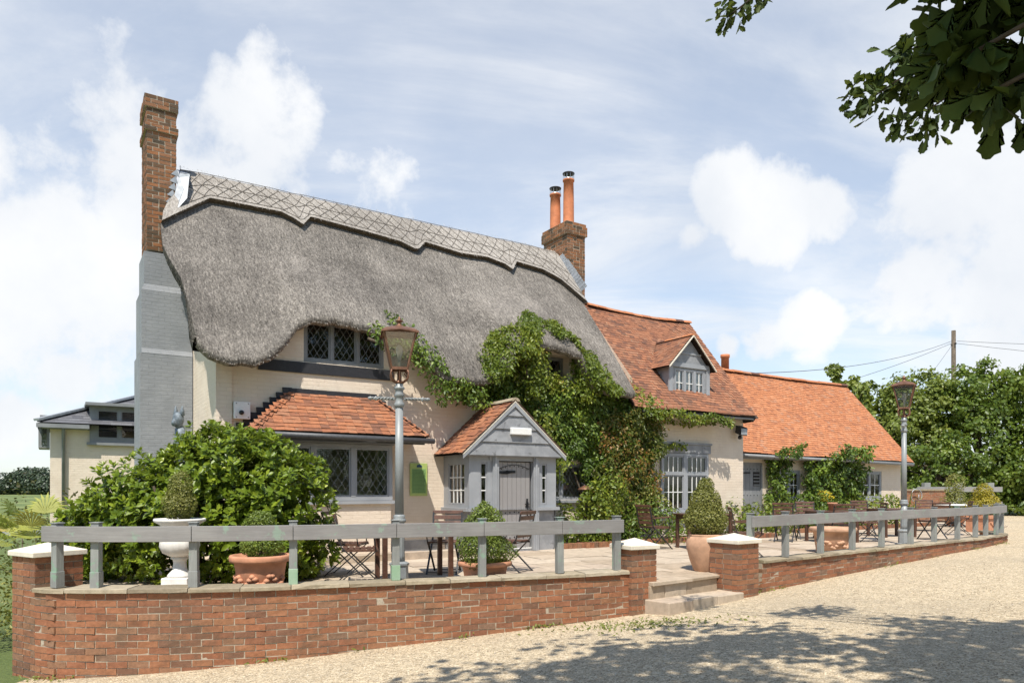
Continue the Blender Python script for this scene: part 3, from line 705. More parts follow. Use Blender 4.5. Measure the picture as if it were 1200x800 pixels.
def tile_field(b, P0, U, T, tmax, smin, smax, w=0.165, gauge=0.1, th=0.013, jit=1.0, mat=0, sag=None, lift=0.046):
    """overlapping plain tiles: P0 eaves origin, U along eaves, T up the slope"""
    P0, U, T = Vector(P0), Vector(U).normalized(), Vector(T).normalized(); Nn = U.cross(T).normalized()
    rows = int(tmax/gauge)
    for r in range(rows+1):
        t = r*gauge; a, e = smin(t), smax(t); s = a + (w/2 if r % 2 else 0) - w*0.5
        while s < e:
            s0, s1 = max(s,a), min(s+w-.003, e)
            if s1-s0 > 0.03:
                jt = random.gauss(0,.0022)*jit; jn = abs(random.gauss(0,.0022))*jit; rl = random.gauss(0,.004)*jit
                L = min(gauge*1.75, tmax-t+gauge*0.7)
                c0 = P0 + T*(t+jt) + Nn*(lift+jn); c1 = c0 + T*L - Nn*(0.016)
                if sag: c0 = c0+sag((s0+s1)/2, t); c1 = c1+sag((s0+s1)/2, min(tmax,t+L))
                q = [c0+U*(s0-.001)+Nn*rl*.5, c0+U*(s1+.001)-Nn*rl*.5, c1+U*s1, c1+U*s0]
                qq = q + [p-Nn*th for p in q]; b.add(qq, [(0,1,2,3)], mat, random.random()*.94+.06); b.add(qq, [(7,6,5,4),(0,4,5,1),(1,5,6,2),(2,6,7,3),(3,7,4,0)], mat, 0.0)  # edges and underside take the darkest tint: painted shadow lines between courses
            s += w
def ridge_tiles(b, p, q, r=0.11, L=0.32, mat=0, sag=None):
    p, q = Vector(p), Vector(q); d = q-p; n = max(1,int(d.length/L)); dn = d.normalized(); side = dn.cross(Vector((0,0,1))).normalized(); up = side.cross(dn)
    for i in range(n):
        a, e = p+d*(i/n), p+d*((i+1)/n)-dn*.006
        if sag: a = a+sag(i/n); e = e+sag((i+1)/n)
        jz = random.uniform(-.006,.008); vs = []
        for c in (a,e):
            for k in range(7):
                an = math.pi*(k/6)*0.86+math.pi*0.07
                vs.append(c + side*math.cos(an)*r*1.15 + up*(math.sin(an)*r - r*0.35 + jz))
        fs = [(k,k+1,k+8,k+7) for k in range(6)]+[tuple(range(7)),tuple(range(13,6,-1))]
        b.add(vs, fs, mat)

# ---------------- thatched cottage
cot = thing('thatched_cottage', 'cream cottage with a deep grey thatched roof, leaded windows and tiled porch', 'house', HC, HA)
G = -0.26                                        # gable plane (u)
w = MB()
UPW = (1.27,2.85,4.0,4.80); U2 = (6.62,7.42,4.02,4.70); SMW = (6.55,7.88,1.38,2.22); BAYO = (0.75,2.75,1.55,2.45); DOORO = (4.7,5.8,PZ,2.3)
walled(w, G, 9.35, -0.3, 3.95, 0.0, [SMW,BAYO,DOORO])
walled(w, 1.0, 3.1, 3.95, 4.85, 0.0, [UPW], .12); walled(w, .70, 1.0, 3.95, 4.45, 0.0, []); walled(w, 3.1, 3.25, 3.95, 4.45, 0.0, []); walled(w, 5.95, 7.6, 3.95, 4.80, 0.0, [U2], .34); walled(w, 5.6, 5.95, 3.95, 4.35, 0.0, []); walled(w, 7.6, 8.0, 3.95, 4.25, 0.0, [])
walled(w, G, .70, 3.95, 4.25, 0.0, []); walled(w, 3.25, 5.6, 3.95, 4.25, 0.0, []); walled(w, 8.0, 9.35, 3.95, 4.15, 0.0, [])
# gable ends and back
w.add([(G,0,-.3),(G,6.4,-.3),(G,6.4,4.2),(G,3.2,8.0),(G,0,4.35)], [(4,3,2,1,0)], 0, .5)
w.add([(9.35,0,-.3),(9.35,6.4,-.3),(9.35,6.4,4.2),(9.35,3.2,8.0),(9.35,0,4.35)], [(0,1,2,3,4)], 0, .5)
w.add([(G,6.4,-.3),(9.35,6.4,-.3),(9.35,6.4,4.2),(G,6.4,4.2)], [(3,2,1,0)], 0, .5)
w.add([(G,0.3,3.8),(9.35,0.3,3.8),(9.35,6.4,3.8),(G,6.4,3.8)], [(0,1,2,3)], 1, .5)      # first floor ceiling line: rooms are dark behind the glass
w.span((G-.004,-.035,-.3),(0.0,0.001,4.2))                                              # corner pilaster, proud of the front
w.build('wall', ['cream','dark'], cot)
b = MB(); b.span((0.45,-.035,3.78),(3.05,.02,3.98)); b.build('sill_beam', 'black', cot)
b = MB()
b.span((0.0,-.02,PZ-.1),(4.05,0.003,PZ+.22)); b.build('plinth', 'weather', cot)
# thatch
EAVE = [(-1.2,4.07),(-.67,4.05),(-.52,3.87),(-.23,3.73),(.3,3.76),(.55,3.90),(.78,4.12),(1.05,4.47),(1.3,4.66),(1.8,4.72),(2.5,4.63),(2.9,4.55),(3.2,4.45),(3.54,4.2),(3.75,3.95),(3.95,3.81),(4.7,3.79),(5.1,3.88),(5.4,4.15),(5.65,4.45),(5.95,4.56),(6.4,4.72),(6.9,4.66),(7.42,4.55),(7.56,4.2),(7.72,3.95),(8.2,3.85),(9.3,3.85)]
RV, RZ = 3.2, 8.27
UL = [(-.9,-.28),(-.8,-.33),(-.69,-.50),(-.5,-.66),(0,-.69),(.53,-.74),(.93,-.87),(1.27,-.95),(1.76,-.93),(2.1,-.80),(2.45,-.6),(2.55,-.47),(3.2,-.40)]
UR = [(-.9,8.75),(-.5,8.95),(.5,9.02),(1.57,9.12),(2.6,9.2),(3.2,9.3)]
EAVE = [(a_, z_+0.14+(.04 if 1.0 < a_ < 3.1 else 0)) for a_, z_ in EAVE]
def roof_pt(u, t):
    """outer thatch surface; t 0 at the ridge, 1 at the lip"""
    v = RV + (-0.52-RV)*t; z = RZ + (3.86-RZ)*t + 0.10*math.sin(math.pi*t)
    ze = lerp_pts(u, EAVE); k = sstep(0.38, 1.0, t)
    dz = (ze-3.86)*k; dv = (0.26 if u < 5.2 else 0.06)*k*sstep(3.9,4.7,ze)
    z += 0.035*math.sin(u*1.3+t*2)*math.sin(u*.47+1)*t
    return Vector((u, v+dv, z+dz))
def roof_uv(u_lin, t):
    v = RV + (-0.52-RV)*t; ul = lerp_pts(v, UL); ur = lerp_pts(v, UR)
    u = ul + (ur-ul)*u_lin; return roof_pt(u, t)
def roof_n(u_lin, t):
    a = roof_uv(min(1,u_lin+.004),t)-roof_uv(max(0,u_lin-.004),t); c = roof_uv(u_lin,max(0,t-.01))-roof_uv(u_lin,min(1,t+.01))
    return a.cross(c).normalized()
NU, NT = 150, 46
th = MB(); vs = []; fs = []
rows = []
for j in range(NT+1):
    t = j/NT; rows.append([roof_uv(i/NU, t) for i in range(NU+1)])
lip = rows[-1]
for (dv, dz) in ((-.035,-.06),(-.03,-.13),(.03,-.185),(.14,-.17),(.34,-.02),(.62,.22)):
    rows.append([Vector((p.x, p.y+dv, p.z+dz+0.012*math.sin(p.x*19)+.008*math.sin(p.x*47))) for p in lip])
# side skirts: thickness of the thatch at both verges
for row in rows: vs += row
n = NU+1
fs = [(j*n+i, j*n+i+1, (j+1)*n+i+1, (j+1)*n+i) for j in range(len(rows)-1) for i in range(NU)]
fs = [f[::-1] for f in fs]
th.add(vs, fs, 0, 0.5, True)
for side, i in ((0,0),(1,NU)):
    vs = []; m_ = NT+1
    for j in range(m_):
        p = rows[j][i]; nn = roof_n(side, j/NT); o_ = Vector((0.10 if side==0 else -0.10,0,0))
        vs += [p, p-nn*0.16+Vector((0.02 if side==0 else -.02,0,0)), p-nn*0.36+o_, p-nn*0.40+o_*7]
    fs = [(j*4+k, (j+1)*4+k, (j+1)*4+k+1, j*4+k+1) for j in range(m_-1) for k in range(3)]
    if side == 0: fs = [f[::-1] for f in fs]
    th.add(vs, fs, 0, 0.35, True)
# back slope
th.add([(-.4,3.2,8.27),(9.3,3.2,8.27),(9.1,7.0,3.9),(-.8,7.0,3.9)], [(3,2,1,0)][::1], 0, .5)
# straw ends standing out of the surface
thv = []
def straws(b, cnt, fn, fnn, L=(0.05,0.12), W_=(0.006,0.012), lift=0.016):
    for _ in range(cnt):
        p, nn, dn = fn()
        d = (dn + Vector((random.gauss(0,.16),random.gauss(0,.16),random.gauss(0,.16)))).normalized(); s = d.cross(nn).normalized()
        l = random.uniform(*L); w_ = random.uniform(*W_)
        a = p - nn*0.006; q = a + d*l + nn*random.uniform(0.3,1.0)*lift*1.5
        b.add([a-s*w_/2, a+s*w_/2, q], [(0,1,2)], 0)
def surf():
    ul, t = random.random(), random.random()**0.85
    p = roof_uv(ul,t); nn = roof_n(ul,t); dn = (roof_uv(ul,min(1,t+.02))-roof_uv(ul,max(0,t-.02))).normalized(); return p, nn, dn
straws(th, 24000, surf, None, (0.04,0.11), (0.005,0.013), 0.011)
def lipfn():
    i = random.randrange(NU+1); r = random.randrange(NT, NT+3); p = rows[r][i].copy(); p.x += random.uniform(-.04,.04)
    return p, Vector((0,-1,.1)), Vector((0,-.25,-1)).normalized()
straws(th, 3500, lipfn, None, (0.02,0.05), (0.006,0.012), 0.012)
def vergefn():
    j = random.randrange(2, NT+1); p = rows[j][0] + Vector((random.uniform(0,.05),0,0)); nn = roof_n(0,j/NT); return p - nn*random.uniform(0,.2), Vector((-1,-.3,0)).normalized(), (roof_uv(0,min(1,(j+1)/NT))-p).normalized()
straws(th, 1500, vergefn, None, (0.03,0.08))
thatch = th.build('thatch', 'thatch', cot)
# ridge cap with cut pattern
CAP = [(-.93,1.70),(-.6,1.97),(-.25,2.25),(.06,2.50),(1.5,2.52),(1.75,2.40),(1.90,2.28),(2.15,2.56),(3.35,2.46),(4.2,2.36),(4.5,2.22),(4.62,2.24),(4.9,2.50),(5.8,2.38),(6.6,2.42),(7.05,2.30),(7.2,2.16),(7.5,2.46),(8.3,2.36),(8.7,2.15),(9.12,1.60),(9.4,1.5)]
def cap_t(u): return (RV - lerp_pts(u, CAP))/(RV+0.52)
cp = MB(); NC, NR = 220, 7; vs = []; CU = np.linspace(-.92, 9.28, NC+1)
def cap_pt(u, f, h=0.13):
    t = cap_t(u)*f; v = RV+(-0.52-RV)*t
    u2 = min(max(u, lerp_pts(v,UL)-.01), lerp_pts(v,UR)+.01)
    p = roof_pt(u2, t); return p + Vector((0,-.72,.70))*h*(1 if f>0 else .3) + Vector((0,0,.05*max(0,1-f*5)))
for u in CU:
    for k in range(NR+1): vs.append(cap_pt(u, k/NR))
n = NR+1
cp.add(vs, [(i*n+k, i*n+k+1, (i+1)*n+k+1, (i+1)*n+k) for i in range(NC) for k in range(NR)], 0, .5, True)
vs = []
for u in CU: vs += [cap_pt(u,1.0), cap_pt(u,.93,-.03)]
cp.add(vs, [(2*i,2*i+1,2*i+3,2*i+2) for i in range(NC)], 1, .1)  # dark brown cut straw ends, tone also paints the shadow under the cap
cp.add([(-.4,3.2,8.36),(9.3,3.2,8.36),(9.3,4.1,7.3),(-.4,4.1,7.3)], [(3,2,1,0)], 0, .5)
def capfn():
    u = random.uniform(-.85,9.2); f = random.random(); p = cap_pt(u,f); return p, Vector((0,-.72,.7)), Vector((0,-.68,-.73))
straws(cp, 6000, capfn, None, (0.04,0.1), (0.005,0.010), 0.008)
ridge = cp.build('ridge_cap', ['ridge','bark'], thatch)
sp = MB()
def poly_spar(pts, r=0.0065): sp.tube(pts, r, 4, 0, None, False)
for f in (0.10, 0.5, 0.90): poly_spar([cap_pt(u, f, .136) for u in np.linspace(-.55,9.2,110)])
u = -1.4
while u < 9.6:
    for sg in (1,-1):
        pts = []
        for f in np.linspace(0.10,0.90,9):
            uu = u + sg*(f-.5)*0.75
            if -.6 < uu < 9.2: pts.append(cap_pt(uu, f, .137))
        if len(pts) > 2: poly_spar(pts, 0.0055)
    u += 0.27
sp.build('hazel_spars', 'spar', thatch)
# lead flashings where the chimneys meet the thatch
b = MB()
fz = [(-.50,2.47,7.92),(-.33,2.42,7.97),(-.42,2.10,7.36),(-.62,1.98,7.05),(-.78,2.05,6.85),(-.74,2.46,7.0)]
b.prism(fz, Vector((0,-.015,.012)), 0)
for k in range(9):
    t = k/8; x0 = -.55-.2*t; z0 = 8.0-1.15*t
    b.add([(x0,2.488,z0+.06),(x0+.05,2.488,z0-.10),(x0-.11,2.488,z0-.06)], [(0,1,2)])
b.add([(-.47,2.6,8.05),(-.30,2.6,8.05),(-.30,3.25,8.36),(-.47,3.25,8.36)], [(0,1,2,3)]); b.add([(-.5,2.5,7.85),(-.32,2.44,7.95),(-.30,2.62,8.07),(-.5,2.62,8.07)], [(0,1,2,3)])
b.build('lead_flashing', 'lead', thatch)
b = MB()
for k in range(14):
    t = k/14; v = 2.95-1.05*t; p = roof_pt(9.16+.02*t,(RV-v)/(RV+.52)); q = roof_pt(9.16,(RV-v+.085)/(RV+.52))
    nn = Vector((0,-.72,.7))
    b.add([p+nn*.05, q+nn*.05, q+nn*.18+Vector((.18,0,.10)), p+nn*.18+Vector((.18,0,.10))], [(0,1,2,3),(3,2,1,0)])
b.build('lead_flashing', 'lead', thatch)
# chimneys
def brick_stack(b, c, u0, u1, v0, v1, z0, z1, gauge=0.078):
    c.span((u0+.007,v0+.007,z0),(u1-.007,v1-.007,z1-.002))
    n = int(round((z1-z0)/gauge)); g = (z1-z0)/n
    for r in range(n):
        z = z0+(r+.5)*g
        for axis_, (a,e,f) in enumerate(((u0,u1,v0),(v0,v1,u0),(u0,u1,v1),(v0,v1,u1))):
            s = a + (0 if (r+axis_) % 2 else 0.0); L = e-a; first = 0.11 if (r+axis_) % 2 else 0.22
            x = a; k = 0
            while x < e-.02:
                wl = first if k == 0 else (0.22 if (k+r) % 3 else .11)
                y = min(x+wl, e)
                if e-y < .05: y = e
                ins = 0.05
                if axis_ % 2 == 0: b.box(((x+y)/2, f+(ins if axis_==0 else -ins)+random.uniform(-.003,.003), z), (y-x-.016,.1,g-.017), None, 0, None, .003)
                else: b.box((f+(ins if axis_==1 else -ins)+random.uniform(-.003,.003), (x+y)/2, z), (.1,y-x-.016,g-.017), None, 0, None, .003)
                x = y; k += 1
ch = thing('brick_chimney', 'tall plain brick chimney on a grey painted base at the left gable', 'chimney', HC, HA)
b, c = MB(), MB()
brick_stack(b, c, -1.10,-.56, 2.5,3.4, 6.36, 8.72); brick_stack(b, c, -1.135,-.525, 2.465,3.435, 8.72, 8.86); brick_stack(b, c, -1.10,-.56, 2.5,3.4, 8.86, 9.17); brick_stack(b, c, -1.135,-.525, 2.465,3.435, 9.17, 9.42)
b.build('brickwork', 'chbrick', ch); c.build('mortar_core', 'mortar', ch)
b = MB(); b.span((-1.14,2.5,-.3),(-.275,3.5,6.32)); b.span((-1.19,2.45,-.3),(-.275,3.55,5.55))
b.prism([(-1.19,2.45,5.55),(-.275,2.45,5.55),(-.275,2.5,5.68),(-1.14,2.5,5.68)][:4], (0,.001,0))
b.prism([(-1.19,2.40,4.3),(-.275,2.40,4.3),(-.275,2.445,4.40),(-1.19,2.445,4.40)], (0,.002,0)); b.span((-1.22,2.405,-.3),(-.275,3.6,4.3))
b.build('stack_base', 'greybrick', ch, None, 0.02)
ch2 = thing('brick_chimney', 'brick chimney with two tall orange pots between thatch and tiles', 'chimney', HC, HA)
b, c = MB(), MB(); brick_stack(b, c, 9.32,9.95, 2.62,3.75, 5.6, 8.70); brick_stack(b, c, 9.27,10.0, 2.57,3.80, 8.70, 8.96); brick_stack(b, c, 9.29,9.98, 2.60,3.78, 8.96, 9.05)
b.build('brickwork', 'chbrick', ch2); c.build('mortar_core', 'mortar', ch2)
for (u, v, h) in ((9.62,2.95,1.40),(9.50,3.42,1.12)):
    b = MB(); b.lathe([(.17,8.93),(.165,9.0),(.155,9.05),(.15,8.95+h*.6),(.14,8.95+h-.05),(.165,8.95+h-.04),(.165,8.95+h),(.12,8.95+h)], (u,v,0), 20); pot = b.build('chimney_pot', 'potflue', ch2)
    b = MB()
    for k in range(10): an = k*math.pi/5; b.bar((u+.15*math.cos(an),v+.15*math.sin(an),8.95+h), (u+.15*math.cos(an),v+.15*math.sin(an),8.95+h+.17), .012,.006)
    b.lathe([(.162,8.95+h),(.168,8.95+h+.012),(.15,8.95+h+.013)], (u,v,0), 20, 0); b.build('cowl_mesh', 'metalmesh', pot)
    b = MB(); b.lathe([(.01,8.95+h+.165),(.17,8.95+h+.165),(.17,8.95+h+.185),(.10,8.95+h+.21),(.0,8.95+h+.22)], (u,v,0), 20); b.build('cowl_cap', 'bowl', pot)
# windows of the cottage front
window(cot, *UPW[:2], 4.01, 4.79, 0.05, 3, diamond=(.13,.20), fm='greydark', fw=.05, sill=False)
window(cot, *U2[:2], 4.03, 4.69, 0.28, 2, diamond=(.13,.19), fm='greydark', fw=.04, sill=False)
window(cot, *SMW, 0.05, 2, diamond=(.105,.15), fm='greypaint', fw=.05)
# bay with its tiled hood
BV = -.47
b = MB(); b.span((.55,BV,-.2),(2.80,-.003,1.36)); b.build('bay_base', 'cream', cot)
bay = MB(); bay.span((.5,BV-.06,1.36),(2.86,-.003,1.42)); bay.span((2.74,BV+.08,1.42),(2.80,-.003,2.5)); bay.span((.50,BV+.08,1.42),(.56,-.003,2.5)); bay.span((.5,BV-.02,2.47),(2.86,-.003,2.56))
bayo = bay.build('bay_frame', 'greypaint', cot)
window(cot, .52, 2.82, 1.425, 2.468, BV, 3, diamond=(.145,.22), fm='greypaint', fw=.07, sill=False, mid=.09)
hood = MB(); zT, zB, vB = 3.38, 2.60, -.86
TLp, TRp, BLp, BRp = Vector((1.05,0,zT)), Vector((2.62,0,zT-.02)), Vector((.14,vB,zB)), Vector((3.38,vB,zB)); WLp, WRp = Vector((.14,0,zB)), Vector((3.38,0,zB))
hood.add([TLp,TRp,BLp,BRp,WLp,WRp], [(2,3,1,0),(4,2,0),(3,5,1),(2,4,5,3)], 1)
L = math.hypot(vB, zT-zB)
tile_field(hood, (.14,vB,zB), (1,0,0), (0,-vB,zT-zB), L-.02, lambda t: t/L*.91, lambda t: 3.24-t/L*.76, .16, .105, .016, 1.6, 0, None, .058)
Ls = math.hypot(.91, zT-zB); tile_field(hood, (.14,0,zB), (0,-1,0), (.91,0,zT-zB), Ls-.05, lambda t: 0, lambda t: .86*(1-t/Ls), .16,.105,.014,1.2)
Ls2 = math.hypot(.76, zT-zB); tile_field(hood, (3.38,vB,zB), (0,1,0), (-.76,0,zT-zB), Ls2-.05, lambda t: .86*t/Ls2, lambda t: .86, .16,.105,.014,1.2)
for A,B in ((BLp,TLp),(BRp,TRp)):
    for k in range(9):
        p = A.lerp(B,(k+.1)/9); q = A.lerp(B,(k+1.25)/9); d = (q-p).normalized(); s = d.cross(Vector((0,0,1))).normalized(); up = s.cross(d)
        hood.add([p+s*.12+up*.03,p+up*.085,p-s*.12+up*.03,q-s*.07+up*.02,q+up*.06,q+s*.07+up*.02], [(0,1,4,5),(1,2,3,4),(0,2,1)], 0)
hood_o = hood.build('hood_roof', ['tile_bay','deck'], cot)
b = MB(); b.tube([(.02,vB-.05,zB-.03),(3.50,vB-.05,zB-.05)], .05, 10); b.tube([(3.43,-.02,zB-.04),(3.43,vB-.04,zB-.05)], .035, 8)
b.span((.2,vB+.03,zB-.12),(3.34,vB+.06,zB-.02)); b.build('gutter', 'charcoal', cot)
b = MB(); b.span((1.0,-.06,zT-.02),(2.68,-.003,zT+.10))
for (A,B,sg) in ((Vector((.10,0,2.66)),Vector((1.02,0,3.44)),1),(Vector((3.42,0,2.66)),Vector((2.66,0,3.42)),-1)):   # stepped black flashing along the hips
    for k in range(8):
        p = A.lerp(B,k/8); q = A.lerp(B,(k+1)/8)
        if sg > 0: b.prism([(p.x-.02,-.05,p.z-.02),(q.x+.02,-.05,q.z-.04),(q.x+.02,-.05,q.z+.05),(p.x-.03,-.05,q.z+.05)], (0,.045,0))
        else: b.prism([(q.x-.02,-.05,q.z-.04),(p.x+.02,-.05,p.z-.02),(p.x+.03,-.05,q.z+.03),(q.x-.02,-.05,q.z+.03)], (0,.045,0))
b.build('black_flashing', 'black', cot)

# porch
PV = -1.08
po = MB(); PU0, PU1 = 4.17, 6.25
def pw(b, mx=None): pass
fo = [(4.40,4.60,1.30,2.18),(4.82,5.66,PZ+.04,2.20),(5.86,6.04,1.30,2.18)]
walled(po, PU0, PU1, 1.22, 2.34, PV, [(a,e,max(lo,1.22),hi) for a,e,lo,hi in fo], .08, 0)
walled(po, PU0+.03, PU1-.03, -.2, 1.22, PV+.03, [(4.82,5.66,PZ+.04,1.22)], .08, 1)
sideM = Matrix.Translation((PU0,0,0)) @ Matrix.Rotation(R(-90),4,'Z')      # left wall of the porch: local x runs from the house to the front
po.M = sideM; walled(po, 0, -PV, 1.22, 2.34, 0, [(.18,.92,1.30,2.18)], .08, 0); walled(po, 0, -PV-.03, -.2, 1.22, .03, [], .08, 1); po.M = None
po.add([(PU1,PV,-.2),(PU1,0,-.2),(PU1,0,2.34),(PU1,PV,2.34)], [(0,1,2,3)], 0, .5)
po.add([(PU0+.03,PV+.03,2.33),(PU1,PV+.03,2.33),(PU1,0,2.33),(PU0+.03,0,2.33)], [(0,1,2,3)], 1, .5)
porch = po.build('porch', ['greypaint','weather'], cot)
b = MB(); b.span((PU0-.05,PV-.07,1.20),(4.78,PV+.02,1.265)); b.span((5.72,PV-.07,1.20),(PU1+.05,PV+.02,1.265)); b.span((PU0-.07,PV-.02,1.20),(PU0+.02,-.003,1.265))
for u in (4.69,5.66): b.span((u,PV-.05,PZ),(u+.13,PV+.01,2.30)); b.span((u+.03,PV-.075,PZ),(u+.07,PV-.045,2.30))
b.span((4.62,PV-.02,2.20),(5.86,PV+.0,2.30)); b.build('trim', 'greypaint', porch)
RA = Vector((5.14,0,3.37)); 
rf = MB(); zE = 2.30; uL, uR = 3.96, 6.40; vF = PV-.16
TL_ = Vector((RA.x-uL,0,RA.z-zE)); Lr = TL_.length
rf.add([(uL,vF,zE),(uL,0,zE),(RA.x,0,RA.z),(RA.x,vF,RA.z)], [(0,1,2,3),(3,2,1,0)], 1); rf.add([(uR,vF,zE),(uR,0,zE),(RA.x,0,RA.z),(RA.x,vF,RA.z)], [(3,2,1,0),(0,1,2,3)], 1)
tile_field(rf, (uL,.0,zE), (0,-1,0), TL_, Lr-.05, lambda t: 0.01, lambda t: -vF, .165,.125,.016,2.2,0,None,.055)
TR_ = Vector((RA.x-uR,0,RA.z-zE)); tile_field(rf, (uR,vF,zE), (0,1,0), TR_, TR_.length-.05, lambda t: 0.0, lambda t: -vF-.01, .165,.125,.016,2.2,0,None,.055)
ridge_tiles(rf, (RA.x,vF,RA.z+.03), (RA.x,-.02,RA.z+.03), .10, .28, 2)
rf.build('porch_roof', ['tile_bay','deck','coping'], porch)
b = MB()    # barge boards: pale mortar verge over grey board
for (A,B) in ((Vector((uL,vF,zE)),Vector((RA.x,vF,RA.z))),(Vector((uR,vF,zE)),Vector((RA.x,vF,RA.z)))):
    b.prism([A+Vector((0,0,-.075)),B+Vector((0,0,-.085)),B+Vector((0,0,0)),A], (0,.03,0)); b.prism([A+Vector((0,-.004,0)),B+Vector((0,-.004,0)),B+Vector((0,-.004,.02)),A+Vector((0,-.004,.02))], (0,.05,0), 1)
b.build('bargeboard', ['greypaint','capstone'], porch)
b = MB(); nb = 4    # weatherboarded gable
for k in range(nb):
    z0 = 2.30+k*.265; z1 = min(z0+.30, RA.z-.04)
    def hw(z): return (RA.z-z)/(RA.z-zE)*(uR-uL)/2
    cu = (uL+uR)/2; a0_, a1_ = hw(z0)-.05, max(.02,hw(z1)-.05); f = vF+.045
    b.add([(cu-a0_,f-.03,z0),(cu+a0_,f-.03,z0),(cu+a1_,f,z1),(cu-a1_,f,z1),(cu-a0_,f+.02,z0),(cu+a0_,f+.02,z0)], [(0,1,2,3),(4,5,1,0)])
b.build('gable_boards', 'weather', porch)
b = MB(); b.prism([(uL+.1,vF+.04,2.30),(uR-.1,vF+.04,2.30),(uR-.1,PV,2.30),(uL+.1,PV,2.30)], (0,0,-.02)); b.build('soffit', 'weather', porch)
d = MB(); du0, du1 = 4.86, 5.62; npl = 7
for k in range(npl):
    a = du0+(du1-du0)*k/npl; d.span((a+.004,PV+.045,PZ+.06),(a+(du1-du0)/npl-.004,PV+.085,2.18))
d.span((du0,PV+.07,PZ+.06),(du1,PV+.09,2.18)); d.span((4.82,PV+.03,PZ+.02),(5.66,PV+.10,PZ+.06),2)
arcp = [(du0+.02+(du1-du0-.04)*i/14, PV+.04, 2.00+.13*math.sin(math.pi*(.12+.76*i/14))-.02) for i in range(15)]
for i in (1,3,5,7,9,11,13): p = arcp[i]; d.lathe([(0,-.012),(.013,-.006),(.013,.006),(0,.012)], (p[0],p[1]+.002,p[2]-.01), 6, 1)
d.tube([(x,y,z+.015) for x,y,z in arcp], .006, 5, 1)
for i in range(7):
    for zz in (1.16,.66): d.box((du0+.06+i*.107,PV+.04,zz+random.uniform(-.012,.012)), (.02,.014,.026), None, 1)
d.bar((du0-.02,PV+.036,1.97),(du0+.40,PV+.036,1.985),.012,.05,(0,0,1),1); d.prism([(du0+.06,PV+.03,1.94),(du0+.2,PV+.03,2.015),(du0+.34,PV+.03,1.97),(du0+.2,PV+.03,1.935)],(0,.012,0),1)
d.tube([(du1-.07,PV+.03,1.40),(du1-.07,PV-.005,1.36),(du1-.07,PV+.0,1.28),(du1-.07,PV+.03,1.22)],.010,6,1); d.prism([(du1-.10,PV+.03,1.26),(du1-.04,PV+.03,1.26),(du1-.05,PV+.03,1.44),(du1-.09,PV+.03,1.44)],(0,.01,0),1); d.box((du1-.07,PV+.03,1.12),(.03,.02,.05),None,1); d.box((du1-.08,PV+.02,1.33),(.10,.02,.02),None,1)
d.build('door', ['door','iron','white'], porch)
window(porch, 4.40,4.60,1.30,2.18, PV+.03, 1, 1,3, fm='greypaint', fw=.02, sill=False)
window(porch, 5.86,6.04,1.30,2.18, PV+.03, 1, 1,3, fm='greypaint', fw=.02, sill=False)
window(porch, .18,.92,1.30,2.18, .03, 1, 4,3, fm='greypaint', fw=.03, sill=False, mx=sideM)
b = MB(); b.span((5.02,vF-.05,2.72),(5.50,vF+.03,2.86)); b.build('porch_light', 'white', porch, None, .012)

# ---------------- tiled wing
wing = thing('tiled_wing', 'cream wing with weathered brown tile roof and a gabled dormer beside the thatch', 'house', HC, HA)
BW = (10.28,11.98,1.05,2.72); wk = 1.225
w = MB(); walled(w, 9.36, 13.42, -.3, 4.0, 0.002, [BW])
w.add([(13.42,0.002,-.3),(13.42,4,-.3),(13.42,4,4.0),(13.42,2.0,6.45),(13.42,0.002,4.0)], [(0,1,2,3,4)], 0, .5); w.add([(9.36,4,-.3),(13.42,4,-.3),(13.42,4,4.0),(9.36,4,4.0)], [(3,2,1,0)], 0, .5)
w.add([(9.36,.2,3.7),(13.42,.2,3.7),(13.42,4,3.7),(9.36,4,3.7)], [(0,1,2,3)], 1, .5)
w.build('wall', ['cream','dark'], wing)
r_ = MB(); e0 = Vector((9.0,-.46,3.575)); Tw = Vector((0,1,wk)).normalized(); Lw = math.hypot(2.46, 2.46*wk)
wsag = lambda s,t: Vector((0,0,-.07*math.sin(math.pi*min(1,max(0,s/4.6)))*t/Lw - .015*math.sin(s*2.3)))
r_.add([e0-Vector((0,0,.03)), e0+Vector((4.5,0,-.03)), Vector((13.5,2.0,e0.z+2.46*wk-.1)), Vector((9.0,2.0,e0.z+2.46*wk-.1)), Vector((9.0,4.4,3.6)), Vector((13.5,4.4,3.6))], [(0,1,2,3),(3,2,5,4)], 1)
def wing_hi(t): return 4.28 + .17*sstep(0,1.2,t)
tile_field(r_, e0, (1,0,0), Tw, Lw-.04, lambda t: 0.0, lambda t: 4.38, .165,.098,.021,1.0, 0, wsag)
ridge_tiles(r_, (9.5,2.0,6.60), (13.42,2.0,6.60), .11,.32,2, lambda t: Vector((0,0,-.07*math.sin(math.pi*t))))
r_.build('roof', ['tile_old','deck','tile'], wing)
b = MB(); b.span((9.36,-.40,3.53),(13.30,-.003,3.56)); b.tube([(13.30,-.43,3.52),(9.3,-.43,3.52)],.03,6); b.build('eaves_board', 'greydark', wing)
b = MB(); b.prism([(13.30,-.4,3.45),(13.42,0.0,3.45),(13.36,-.02,3.56),(13.36,-.46,3.56)],(.05,0,0)); b.build('bracket','black',wing)
window(wing, *BW[:2], 1.05, 2.55, -.03, 2, 4,2, fm='greypaint', fw=.07, mid=.13, transom=2.02)
b = MB(); b.span((10.20,-.07,2.56),(12.06,.02,2.80)); b.span((10.18,-.10,2.78),(12.08,.02,2.83)); b.build('lintel','weather',wing)
